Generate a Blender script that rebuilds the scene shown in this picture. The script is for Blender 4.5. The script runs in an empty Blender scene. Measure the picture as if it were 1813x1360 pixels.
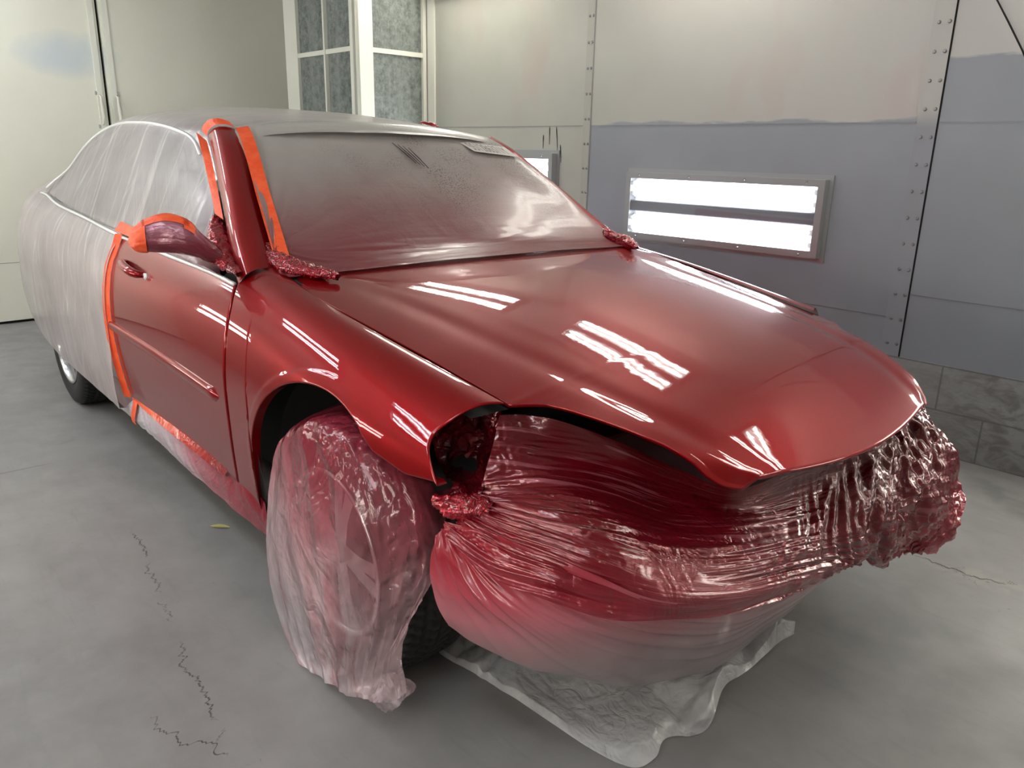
import bpy, bmesh, math, random
import numpy as np
from mathutils import Vector, Matrix, noise
random.seed(7); np.random.seed(7)
PI=math.pi
sc=bpy.context.scene; C=sc.collection
# ---------------------------------------------------------------- helpers
def link(o,parent=None):
    C.objects.link(o)
    if parent: o.parent=parent
    return o
def mesh_obj(name,verts,faces,mat=None,parent=None,smooth=True,uvs=None):
    me=bpy.data.meshes.new(name); me.from_pydata([tuple(map(float,v)) for v in verts],[],[tuple(f) for f in faces])
    if uvs is not None:
        uvl=me.uv_layers.new(name='UVMap'); u=np.asarray(uvs,float)
        li=np.empty(len(me.loops),dtype=np.int32); me.loops.foreach_get('vertex_index',li)
        uvl.data.foreach_set('uv',u[li].astype(np.float32).ravel())
    if smooth: me.polygons.foreach_set('use_smooth',[True]*len(me.polygons))
    me.update()
    o=bpy.data.objects.new(name,me)
    for m in (mat if isinstance(mat,list) else [mat]):
        if m: me.materials.append(m)
    return link(o,parent)
def grid(name,P,mat,parent=None,smooth=True,flip=False,uv=None):
    P=np.asarray(P,float); n,m=P.shape[:2]
    idx=np.arange(n*m).reshape(n,m)
    a,b,c,d=idx[:-1,:-1].ravel(),idx[1:,:-1].ravel(),idx[1:,1:].ravel(),idx[:-1,1:].ravel()
    F=np.stack([a,b,c,d] if not flip else [a,d,c,b],1)
    if uv is None:
        du=np.concatenate([np.zeros((1,m)),np.cumsum(np.linalg.norm(np.diff(P,axis=0),axis=2),0)],0).mean(1)
        dv=np.concatenate([np.zeros((n,1)),np.cumsum(np.linalg.norm(np.diff(P,axis=1),axis=2),1)],1).mean(0)
        uv=np.stack(np.meshgrid(du,dv,indexing='ij'),2)
    return mesh_obj(name,P.reshape(-1,3),F.tolist(),mat,parent,smooth,uv.reshape(-1,2))
def cubic(xs,V,x):
    """Catmull-Rom (non uniform) interpolation of V (n,...) at xs -> x"""
    xs=np.asarray(xs,float); V=np.asarray(V,float); x=np.atleast_1d(np.asarray(x,float))
    if xs[0]>xs[-1]: xs=xs[::-1]; V=V[::-1]
    n=len(xs); h=np.diff(xs); sh=(-1,)+(1,)*(V.ndim-1)
    s=np.diff(V,axis=0)/h.reshape(sh)
    m=np.empty_like(V); m[0]=s[0]; m[-1]=s[-1]
    if n>2:
        w=(h[1:]/(h[:-1]+h[1:])).reshape(sh); m[1:-1]=s[:-1]*w+s[1:]*(1-w)
    i=np.clip(np.searchsorted(xs,x)-1,0,n-2); t=(x-xs[i])/h[i]
    t=np.clip(t,-.5,1.5).reshape(sh); H=h[i].reshape(sh)
    return (2*t**3-3*t**2+1)*V[i]+(t**3-2*t**2+t)*H*m[i]+(-2*t**3+3*t**2)*V[i+1]+(t**3-t**2)*H*m[i+1]
def bm_obj(name,bm,mat,parent=None,smooth=False):
    me=bpy.data.meshes.new(name); bm.to_mesh(me); bm.free()
    if smooth: me.polygons.foreach_set('use_smooth',[True]*len(me.polygons))
    o=bpy.data.objects.new(name,me)
    if mat: me.materials.append(mat)
    return link(o,parent)
def add_box(bm,lo,hi,M=None,bevel=0):
    lo=Vector(lo); hi=Vector(hi); c=(lo+hi)/2; s=hi-lo
    T=Matrix.Translation(c)@Matrix.Diagonal((s.x,s.y,s.z,1))
    r=bmesh.ops.create_cube(bm,size=1,matrix=T)
    if bevel: 
        ed=list({e for v in r['verts'] for e in v.link_edges})
        rr=bmesh.ops.bevel(bm,geom=ed,offset=bevel,segments=2,affect='EDGES',profile=.5)
        vs=list({v for f in rr['faces'] for v in f.verts}|{v for v in r['verts'] if v.is_valid})
    else: vs=r['verts']
    if M is not None: bmesh.ops.transform(bm,matrix=M,verts=vs)
def box(name,lo,hi,mat,parent=None,M=None,bevel=0):
    bm=bmesh.new(); add_box(bm,lo,hi,M,bevel); return bm_obj(name,bm,mat,parent)
def tube(name,pts,r,mat,parent=None,seg=10,closed=False):
    pts=[Vector(p) for p in pts]; V=[];F=[]; n=len(pts)
    up=Vector((0,0,1))
    for i,p in enumerate(pts):
        d=(pts[min(i+1,n-1)]-pts[max(i-1,0)]).normalized()
        a=d.cross(up); 
        if a.length<.05: a=d.cross(Vector((0,1,0)))
        a.normalize(); b=a.cross(d)
        rr=r[i] if isinstance(r,(list,tuple)) else r
        for k in range(seg):
            t=2*PI*k/seg; V.append(p+a*rr*math.cos(t)+b*rr*math.sin(t))
    for i in range(n-1):
        for k in range(seg): F.append((i*seg+k,i*seg+(k+1)%seg,(i+1)*seg+(k+1)%seg,(i+1)*seg+k))
    F.append(tuple(range(seg))[::-1]); F.append(tuple((n-1)*seg+k for k in range(seg)))
    return mesh_obj(name,V,F,mat,parent)
def empty(name,loc=(0,0,0),label=None,cat=None,group=None):
    o=bpy.data.objects.new(name,None); link(o); o.location=loc
    tag(o,label,cat,group); return o
def tag(o,label=None,cat=None,group=None,kind=None):
    if label: o['label']=label
    if cat: o['category']=cat
    if group: o['group']=group
    if kind: o['kind']=kind
    return o
def fbm(x,y,z=0.,o=3):
    return noise.fractal(Vector((x,y,z)),1.0,2.0,o)
def ridge(x,y,z=0.):
    return 1-abs(noise.noise(Vector((x,y,z))))*2
def normals(P):
    du=np.gradient(P,axis=0); dv=np.gradient(P,axis=1); N=np.cross(du,dv)
    return N/(np.linalg.norm(N,axis=2,keepdims=True)+1e-9)
def crumple(P,amp,freqs,seed=0.,mode='soft',edge=0):
    """displace grid along normals. freqs: list of (fu,fv,weight,kind)"""
    N=normals(P); n,m=P.shape[:2]; D=np.zeros((n,m))
    for k,(fu,fv,wt,kind) in enumerate(freqs):
        for i in range(n):
            for j in range(m):
                u=i/(n-1)*fu; v=j/(m-1)*fv
                if kind=='r':
                    q=noise.noise(Vector((u,v,seed+k*7.3))); w2=noise.noise(Vector((u*.35+9,v*.35,seed+k)))
                    D[i,j]+=wt*(.5-abs(q)*2)*(0.6+.8*w2)
                else: D[i,j]+=wt*noise.noise(Vector((u,v,seed+k*3.1)))
    if edge:
        fe=np.minimum(1,np.minimum(np.arange(n),np.arange(n)[::-1])/edge)[:,None]; D*=fe
    return P+N*(D*amp)[:,:,None]
def facet(P,amp,scale,seed=0.,octs=2):
    """crumpled sheet: crossing straight creases of random direction, calm and busy patches"""
    N=normals(P); rs=np.random.RandomState(int(seed*13)+5); D=np.zeros(P.shape[:2]); tot=0
    for k in range(5*octs):
        f=scale*.55*(1.38**k); a=.80**k
        d=rs.normal(size=3); d/=np.linalg.norm(d); d2=rs.normal(size=3); d2/=np.linalg.norm(d2); d3=rs.normal(size=3)
        q=P@d*f+rs.rand()*9+.55*np.sin(P@d2*f*1.7+rs.rand()*6)
        m=np.clip(.55+.75*np.sin(P@d3*f*.55+rs.rand()*6),0,1)
        D+=a*(.25-np.abs((q%1)-.5))*m; tot+=a
    return P+N*(D*amp*4/tot)[:,:,None]
# ---------------------------------------------------------------- materials
class NT:
    def __init__(s,name):
        s.m=bpy.data.materials.new(name); s.m.use_nodes=True; s.t=s.m.node_tree; s.t.nodes.clear()
        s.out=s.n('ShaderNodeOutputMaterial')
    def n(s,t,**k):
        nd=s.t.nodes.new(t)
        for a,b in k.items():
            if a.startswith('i_'):
                key=a[2:]; key=int(key) if key.isdigit() else key.replace('_',' ')
                if hasattr(b,'links') or isinstance(b,bpy.types.NodeSocket): s.t.links.new(b,nd.inputs[key])
                else: nd.inputs[key].default_value=b
            else: setattr(nd,a,b)
        return nd
    def l(s,a,b): s.t.links.new(a,b)
    def ramp(s,fac,stops,interp='LINEAR'):
        r=s.n('ShaderNodeValToRGB'); r.color_ramp.interpolation=interp; cr=r.color_ramp
        while len(cr.elements)<len(stops): cr.elements.new(.5)
        for e,(p,c) in zip(cr.elements,stops):
            e.position=p; e.color=(*c,1) if len(c)==3 else c
        s.l(fac,r.inputs[0]); return r.outputs[0]
    def noise(s,vec,scale,detail=4,rough=.55,dist=0.):
        nd=s.n('ShaderNodeTexNoise'); nd.inputs['Scale'].default_value=scale; nd.inputs['Detail'].default_value=detail
        nd.inputs['Roughness'].default_value=rough; nd.inputs['Distortion'].default_value=dist
        if vec is not None: s.l(vec,nd.inputs['Vector'])
        return nd.outputs[0]
    def map(s,vec,scale=(1,1,1),loc=(0,0,0),rot=(0,0,0)):
        nd=s.n('ShaderNodeMapping'); s.l(vec,nd.inputs['Vector'])
        nd.inputs['Scale'].default_value=scale; nd.inputs['Location'].default_value=loc; nd.inputs['Rotation'].default_value=rot
        return nd.outputs[0]
    def mix(s,fac,a,b,bt='MIX'):
        nd=s.n('ShaderNodeMix',data_type='RGBA',blend_type=bt)
        for sock,v in ((nd.inputs[0],fac),(nd.inputs[6],a),(nd.inputs[7],b)):
            if isinstance(v,bpy.types.NodeSocket): s.l(v,sock)
            else: sock.default_value=(*v,1) if isinstance(v,tuple) and len(v)==3 else v
        return nd.outputs[2]
    def math(s,op,a,b=0.,clamp=False):
        nd=s.n('ShaderNodeMath',operation=op,use_clamp=clamp)
        for i,v in enumerate((a,b)):
            if isinstance(v,bpy.types.NodeSocket): s.l(v,nd.inputs[i])
            else: nd.inputs[i].default_value=v
        return nd.outputs[0]
    def rng(s,v,a,b,c=0.,d=1.):
        nd=s.n('ShaderNodeMapRange',clamp=True); s.l(v,nd.inputs[0])
        for i,x in enumerate((a,b,c,d)): nd.inputs[i+1].default_value=x
        return nd.outputs[0]
    def bump(s,h,dist=.01,strength=1.,prev=None):
        nd=s.n('ShaderNodeBump'); s.l(h,nd.inputs['Height']); nd.inputs['Distance'].default_value=dist; nd.inputs['Strength'].default_value=strength
        if prev is not None: s.l(prev,nd.inputs['Normal'])
        return nd.outputs[0]
    def bsdf(s,**k):
        b=s.n('ShaderNodeBsdfPrincipled')
        for a,v in k.items():
            key=a.replace('_',' ')
            if isinstance(v,bpy.types.NodeSocket): s.l(v,b.inputs[key])
            else: b.inputs[key].default_value=(*v,1) if isinstance(v,tuple) and len(v)==3 else v
        return b
    def pos(s): return s.n('ShaderNodeNewGeometry').outputs['Position']
    def xyz(s,v):
        nd=s.n('ShaderNodeSeparateXYZ'); s.l(v,nd.inputs[0]); return nd.outputs
    def uv(s): return s.n('ShaderNodeTexCoord').outputs['UV']
    def done(s,sh): s.l(sh,s.out.inputs['Surface']); return s.m
def simple(name,col,rough=.5,metal=0.,**k):
    t=NT(name); return t.done(t.bsdf(Base_Color=col,Roughness=rough,Metallic=metal,**k).outputs[0])
def emis(name,col,st):
    t=NT(name); e=t.n('ShaderNodeEmission'); e.inputs[0].default_value=(*col,1); e.inputs[1].default_value=st
    return t.done(e.outputs[0])
def m_paint():
    t=NT('candy_red_paint'); p=t.pos()
    fl=t.noise(p,900,1,.5)
    col=t.mix(t.rng(fl,.35,.65),(.20,.0005,.002),(.27,.0012,.0035))
    bp=t.bump(t.noise(p,38,2,.5),.0006,.12)
    b=t.bsdf(Base_Color=col,Metallic=.5,Roughness=.40,Specular_IOR_Level=.05,Coat_Weight=1.,Coat_Roughness=.012,Coat_IOR=1.40)
    b.inputs['Coat Normal'].default_value=(0,0,0)
    t.l(bp,b.inputs['Coat Normal'])
    return t.done(b.outputs[0])
PAINT=m_paint()
BLACK=simple('matt_black_void',(.004,.004,.004),.9)
DARKRED=simple('dark_red_inner_metal',(.07,.004,.008),.45,.3)
RUB=simple('tyre_rubber',(.012,.012,.013),.75)
SILVER=simple('silver_alloy',(.62,.62,.64),.25,.9)
CHROME=simple('white_bright_trim',(.75,.75,.76),.3,.3)
GLASSDK=simple('dark_cabin_glass',(.05,.06,.06),.12,0.,Coat_Weight=.5)
def m_silver():
    t=NT('silver_body_paint'); z=t.xyz(t.pos())[2]
    return t.done(t.bsdf(Base_Color=(.42,.38,.39),Metallic=.2,Roughness=.35,Coat_Weight=.6).outputs[0])
BODY=m_silver()
PALE=simple('pale_undercoat',(.5,.46,.47),.5)
def m_film(name,colfn,alphafn,streak=(60,4),bumpd=.004,rough=.22,trans=.35,crinkle=60,cr_amt=.004,metal=0.,world_bump=True,cstr=.9,coat=0.):
    t=NT(name); p=t.pos(); uv=t.uv()
    col=colfn(t,p); a=alphafn(t,p)
    wr=t.noise(t.map(uv,(streak[0],streak[1],1)),1.,5,.6,.6)
    bn=t.bump(wr,bumpd,.8)
    vn=t.n('ShaderNodeTexVoronoi',feature='DISTANCE_TO_EDGE'); vn.inputs['Scale'].default_value=crinkle
    dist=t.n('ShaderNodeTexNoise'); dist.inputs['Scale'].default_value=crinkle*.3
    t.l(p,dist.inputs['Vector'])
    pm=t.mix(.12,p,dist.outputs['Color']); t.l(pm,vn.inputs['Vector'])
    bn=t.bump(vn.outputs['Distance'],cr_amt,cstr,bn)
    rn=t.noise(p,crinkle*.55,3,.55,1.2); ab=t.math('ABSOLUTE',t.math('SUBTRACT',rn,.5)); calm=t.rng(t.noise(p,2.3,2),.42,.60)
    bn=t.bump(t.math('MULTIPLY',ab,calm),cr_amt*9,cstr,bn)
    r3=t.noise(p,crinkle*2.2,2,.5,.8); ab3=t.math('ABSOLUTE',t.math('SUBTRACT',r3,.5)); bn=t.bump(t.math('MULTIPLY',ab3,calm),cr_amt*3,cstr,bn)
    b=t.bsdf(Base_Color=col,Roughness=rough,IOR=1.5,Metallic=metal,Specular_IOR_Level=.6,Normal=bn,Coat_Weight=coat,Coat_Roughness=.08)
    tr=t.n('ShaderNodeBsdfTranslucent'); t.l(col,tr.inputs[0]); t.l(bn,tr.inputs[1])
    m1=t.n('ShaderNodeMixShader'); m1.inputs[0].default_value=trans; t.l(b.outputs[0],m1.inputs[1]); t.l(tr.outputs[0],m1.inputs[2])
    tp=t.n('ShaderNodeBsdfTransparent')
    m2=t.n('ShaderNodeMixShader'); t.l(a,m2.inputs[0]) if isinstance(a,bpy.types.NodeSocket) else setattr(m2.inputs[0],'default_value',a)
    t.l(tp.outputs[0],m2.inputs[1]); t.l(m1.outputs[0],m2.inputs[2])
    return t.done(m2.outputs[0])
def tape_mat():
    t=NT('orange_masking_tape'); p=t.pos()
    n1=t.noise(p,26,3); col=t.mix(t.rng(n1,.4,.65),(.80,.075,.012),(.86,.12,.035))
    return t.done(t.bsdf(Base_Color=col,Roughness=.42,Normal=t.bump(t.noise(p,110,3,.6,1.),.003,.7)).outputs[0])
TAPE=tape_mat()
# ---------------------------------------------------------------- booth frame of reference
BA=math.radians(2.0)
EX=Vector((math.cos(BA),math.sin(BA),0)); EY=Vector((-math.sin(BA),math.cos(BA),0))
BM=Matrix.Rotation(BA,4,'Z')
TR=2.004; SB=-5.218; TL=-2.26; SF=3.9; HC=2.75
def B(s,t,z): return EX*s+EY*t+Vector((0,0,z))
# ---- wall materials
def m_rightwall():
    t=NT('painted_booth_panel'); p=t.map(t.pos(),(1,1,1),(0,0,0),(0,0,-BA)); X=t.xyz(p)
    s,z=X[0],X[2]
    nz=t.noise(p,2.2,4); 
    edge=t.math('ADD',z,t.math('MULTIPLY',t.math('SUBTRACT',t.noise(t.map(p,(1,1,5)),3.,5),.5),.10))
    # grey lower paint: right of s=-1.81 below 1.475 (or 1.73 right of .2)
    lim=t.math('ADD',1.485,t.math('MULTIPLY',t.rng(s,.19,.2),.25))
    grey=t.math('MULTIPLY',t.rng(s,-1.815,-1.81),t.math('SUBTRACT',1.,t.rng(t.math('SUBTRACT',edge,lim),-.006,.006)))
    beige=t.mix(t.rng(nz,.3,.7),(.40,.40,.345),(.45,.445,.39))
    beige=t.mix(t.rng(s,-2.3,.6),beige,(.50,.485,.475))
    pink=t.math('MULTIPLY',t.rng(t.noise(t.map(p,(1.6,1,.9),(3.4,0,.2)),1.5,2),.56,.72),.30)
    beige=t.mix(pink,beige,(.48,.29,.27))
    g=t.mix(t.rng(t.noise(p,1.2,3),.3,.7),(.25,.265,.29),(.30,.315,.355))
    col=t.mix(grey,beige,g)
    return t.done(t.bsdf(Base_Color=col,Roughness=.42,Normal=t.bump(t.noise(p,3,3),.01,.25)).outputs[0])
def m_block():
    t=NT('painted_concrete_block'); p=t.map(t.pos(),(1,1,1),(0,0,0),(0,0,-BA)); X=t.xyz(p)
    f=t.rng(t.noise(t.map(p,(1.2,1,2.4),(0,0,0),(0,.6,0)),7,6,.6,1.2),.42,.62)
    col=t.mix(t.math('MULTIPLY',f,t.rng(X[0],.15,.6)),(.30,.30,.295),(.19,.18,.175))
    bk=t.n('ShaderNodeTexBrick'); bk.inputs['Scale'].default_value=1.; bk.inputs['Mortar Size'].default_value=.004
    bk.inputs['Brick Width'].default_value=.4; bk.inputs['Row Height'].default_value=.208
    cv=t.n('ShaderNodeCombineXYZ'); t.l(X[0],cv.inputs[0]); t.l(X[2],cv.inputs[1]); t.l(cv.outputs[0],bk.inputs['Vector'])
    col=t.mix(t.math('MULTIPLY',bk.outputs['Fac'],.7),col,(.13,.13,.13))
    return t.done(t.bsdf(Base_Color=col,Roughness=.7,Normal=t.bump(t.noise(p,30,4),.006,.5)).outputs[0])
def m_cream(name,a,b,blue=False):
    t=NT(name); p=t.map(t.pos(),(1,1,1),(0,0,0),(0,0,-BA)); n1=t.noise(p,1.3,3); col=t.mix(t.rng(n1,.3,.7),a,b)
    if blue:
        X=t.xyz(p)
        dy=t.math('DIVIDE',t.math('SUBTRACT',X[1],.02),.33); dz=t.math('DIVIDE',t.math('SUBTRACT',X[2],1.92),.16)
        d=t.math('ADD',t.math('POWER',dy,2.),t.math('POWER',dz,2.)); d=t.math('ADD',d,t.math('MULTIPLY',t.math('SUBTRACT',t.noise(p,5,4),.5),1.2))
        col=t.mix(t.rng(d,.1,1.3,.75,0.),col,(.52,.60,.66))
    return t.done(t.bsdf(Base_Color=col,Roughness=.45).outputs[0])
def m_floor():
    t=NT('grey_concrete_floor'); p=t.pos(); X=t.xyz(p)
    a=t.rng(t.noise(p,.9,4),.3,.7); b=t.rng(t.noise(t.map(p,(1,1,1),(4,2,0)),6,6,.62),.35,.7)
    col=t.mix(a,(.168,.161,.163),(.22,.21,.213)); col=t.mix(t.math('MULTIPLY',b,.4),col,(.285,.275,.276))
    st=t.noise(t.map(p,(1.5,9,1),(0,0,0),(0,0,.7)),2.5,5,.6,1.); col=t.mix(t.rng(st,.55,.75,0.,.35),col,(.15,.15,.15))
    # broken surface chips
    ck=t.noise(t.map(p,(1,1,1),(1.3,.4,0)),9,7,.75,2.); m=t.noise(t.map(p,(1,1,1),(.2,7.1,0)),1.1,2)
    chips=t.math('MULTIPLY',t.rng(ck,.60,.625),t.rng(m,.52,.60))
    def spot(cx,cy,rx,ry,rot):
        q=t.map(p,(1/rx,1/ry,1),(0,0,0)); 
        nd=t.n('ShaderNodeMapping'); nd.vector_type='TEXTURE'; nd.inputs['Location'].default_value=(cx,cy,0); nd.inputs['Rotation'].default_value=(0,0,rot); nd.inputs['Scale'].default_value=(rx,ry,1)
        t.l(p,nd.inputs['Vector']); x=t.xyz(nd.outputs[0]); return t.rng(t.math('ADD',t.math('POWER',x[0],2.),t.math('POWER',x[1],2.)),.2,1.,1.,0.)
    sp=spot(.95,.95,.24,.07,.15)
    sp2=spot(-.62,-1.42,.9,.16,.05)
    crk=t.n('ShaderNodeTexNoise'); crk.inputs['Scale'].default_value=7; crk.inputs['Detail'].default_value=5; t.l(p,crk.inputs['Vector'])
    line=t.rng(t.math('ABSOLUTE',t.math('SUBTRACT',crk.outputs[0],.5)),.0,.006,1.,0.)
    def meander(cx,cy,rot,wid,amp,seed,L=.6,f=6):
        nd=t.n('ShaderNodeMapping'); nd.vector_type='TEXTURE'; nd.inputs['Location'].default_value=(cx,cy,0); nd.inputs['Rotation'].default_value=(0,0,rot); t.l(p,nd.inputs['Vector']); q=t.xyz(nd.outputs[0])
        cv=t.n('ShaderNodeCombineXYZ'); t.l(q[0],cv.inputs[0]); cv.inputs[1].default_value=seed
        n1=t.noise(cv.outputs[0],f,5,.75); dd=t.math('ABSOLUTE',t.math('SUBTRACT',q[1],t.math('MULTIPLY',t.math('SUBTRACT',n1,.5),amp)))
        cv2=t.n('ShaderNodeCombineXYZ'); t.l(q[0],cv2.inputs[0]); cv2.inputs[1].default_value=seed+5
        g=t.rng(t.noise(cv2.outputs[0],5.,2),.44,.52); e=t.rng(t.math('ABSOLUTE',q[0]),L*.9,L,1,0)
        return t.math('MULTIPLY',t.math('MULTIPLY',t.rng(dd,wid*.4,wid,1,0),g),e)
    mz=t.math('MAXIMUM',meander(-.52,-1.16,-.13,.0030,.20,1.,.62),meander(.96,.96,.15,.006,.12,3.,.30))
    mz=t.math('MAXIMUM',mz,meander(.12,-1.25,.35,.0025,.3,6.,.3,4))
    pit=t.n('ShaderNodeTexVoronoi'); pit.inputs['Scale'].default_value=13; t.l(p,pit.inputs['Vector'])
    pits=t.math('MULTIPLY',t.rng(t.math('ADD',pit.outputs['Distance'],t.math('MULTIPLY',t.noise(p,60,3),.12)),.09,.13,1,0),t.rng(t.noise(p,2.1,2),.50,.60,0,.55))
    cracks=t.math('MAXIMUM',mz,t.math('MULTIPLY',t.math('MULTIPLY',line,sp),.7))
    tan=t.math('MULTIPLY',sp,t.rng(t.noise(p,12,4),.45,.55)); col=t.mix(t.math('MULTIPLY',tan,.5),col,(.30,.27,.24))
    # dark scuffs near right wall
    sc_=spot(.75,1.72,.35,.10,2.4); col=t.mix(t.math('MULTIPLY',sc_,t.rng(t.noise(p,8,4),.42,.6,0.,.7)),col,(.13,.13,.13))
    chips=t.math('MULTIPLY',pits,.6)
    dark=t.math('MAXIMUM',cracks,chips)
    jt=t.rng(t.math('ABSOLUTE',t.math('SUBTRACT',X[0],-1.98)),.002,.005,.6,0.)
    dark=t.math('MAXIMUM',dark,t.math('MULTIPLY',jt,t.rng(X[1],-1.2,-1.15,1.,0.)))
    col=t.mix(dark,col,(.05,.05,.05))
    h=t.math('SUBTRACT',t.math('MULTIPLY',t.noise(p,14,6,.6),.3),dark)
    rough=t.rng(t.noise(p,5,4),.3,.7,.38,.62)
    return t.done(t.bsdf(Base_Color=col,Roughness=rough,Normal=t.bump(h,.004,.5)).outputs[0])
def m_filter():
    t=NT('exhaust_filter_pad'); p=t.map(t.pos(),(1,1,1),(0,0,0),(0,0,-BA)); n1=t.noise(p,26,5,.7); X=t.xyz(p)
    st=t.noise(t.map(p,(11,11,.6)),1.,3)
    col=t.mix(t.rng(n1,.35,.65),(.11,.125,.115),(.26,.285,.265)); col=t.mix(t.rng(st,.45,.7,0.,.5),col,(.34,.36,.34))
    return t.done(t.bsdf(Base_Color=col,Roughness=.95,Normal=t.bump(n1,.02,.8)).outputs[0])
WALLR=m_rightwall(); BLOCK=m_block(); CREAM=m_cream('cream_door_paint',(.74,.73,.63),(.79,.78,.68),True); CREAM2=m_cream('cream_frame_paint',(.74,.735,.65),(.80,.795,.71))
FLOOR=m_floor(); FILTER=m_filter(); WHITE=simple('booth_white_paint',(.62,.62,.58),.5)
STEEL=simple('galvanised_steel_frame',(.34,.345,.35),.38,.55); STEEL2=simple('dull_steel_bolt',(.25,.25,.25),.4,.6)
def m_strip():
    t=NT('joint_strip_paint'); z=t.xyz(t.pos())[2]; return t.done(t.bsdf(Base_Color=t.mix(t.rng(z,1.45,1.52),(.28,.29,.32),(.46,.45,.43)),Roughness=.45).outputs[0])
GREYSTRIP=m_strip()
def slab(name,s0,s1,t0,t1,z0,z1,mat):
    o=box(name,(s0,t0,z0),(s1,t1,z1),mat,M=BM); o['kind']='structure'; return o
slab('floor',SB-.1,SF+.1,TL-.1,TR+.1,-.1,0,FLOOR)
DULL=simple('dull_ceiling_filter_fabric',(.30,.30,.28),.9); LWALL=simple('weathered_left_wall_paint',(.34,.33,.31),.6)
slab('ceiling',SB-.1,SF+.1,TL-.1,TR+.1,HC,HC+.1,DULL)
slab('wall_right',SB-.1,SF+.1,TR,TR+.1,.415,HC,WALLR)
slab('wall_left',SB-.1,SF+.1,TL-.1,TL,0,HC,LWALL)
slab('wall_front',SF,SF+.1,TL,TR,0,HC,LWALL)
slab('wall_back',SB-.1,SB,TL,TR,0,HC,CREAM2)
slab('baseboard_right',SB,SF,TR-.004,TR+.1,0,.42,BLOCK)
# ---- joint strips and panel seams on the right wall
def strip(name,s,t,z0,z1,w,mat,n_b):
    e=empty(name,tuple(B(s,t,z0))); e['kind']='structure'; e.rotation_euler=(0,0,BA)
    box('joint_plate',(-w/2,-.005,0),(w/2,0,z1-z0),mat,e)
    box('joint_groove',(w/2,-.003,0),(w/2+.007,0,z1-z0),BLACK if mat is GREYSTRIP else STEEL2,e)
    bmat=GREYSTRIP if mat is GREYSTRIP else STEEL2; me=None
    for k in range(n_b):
        z=(k+.5)*(z1-z0)/n_b
        for sx in (-w*.18,w*.32):
            if me is None:
                bm=bmesh.new(); bmesh.ops.create_cone(bm,cap_ends=True,segments=12,radius1=.0085,radius2=.0055,depth=.007,matrix=Matrix.Rotation(PI/2,4,'X'))
                b=bm_obj('bolt',bm,STEEL2,e); me=b.data
            else: b=bpy.data.objects.new('bolt',me); link(b,e)
            b.location=(sx,-.0085,z)
strip('trim_1',.155,TR,.42,HC,.085,GREYSTRIP,20)
strip('trim_2',-1.84,TR,.42,HC,.055,simple('beige_joint_strip',(.40,.39,.345),.45),16)
slab('trim_3',-3.5,.11,TR-.002,TR,1.472,1.476,STEEL2)
slab('trim_4',.2,SF,TR-.002,TR,1.472,1.475,STEEL2)
slab('trim_5',.2,SF,TR-.002,TR,.715,.718,STEEL2)
slab('trim_6',-1.8,.11,TR-.002,TR,.598,.601,STEEL2)
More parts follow.
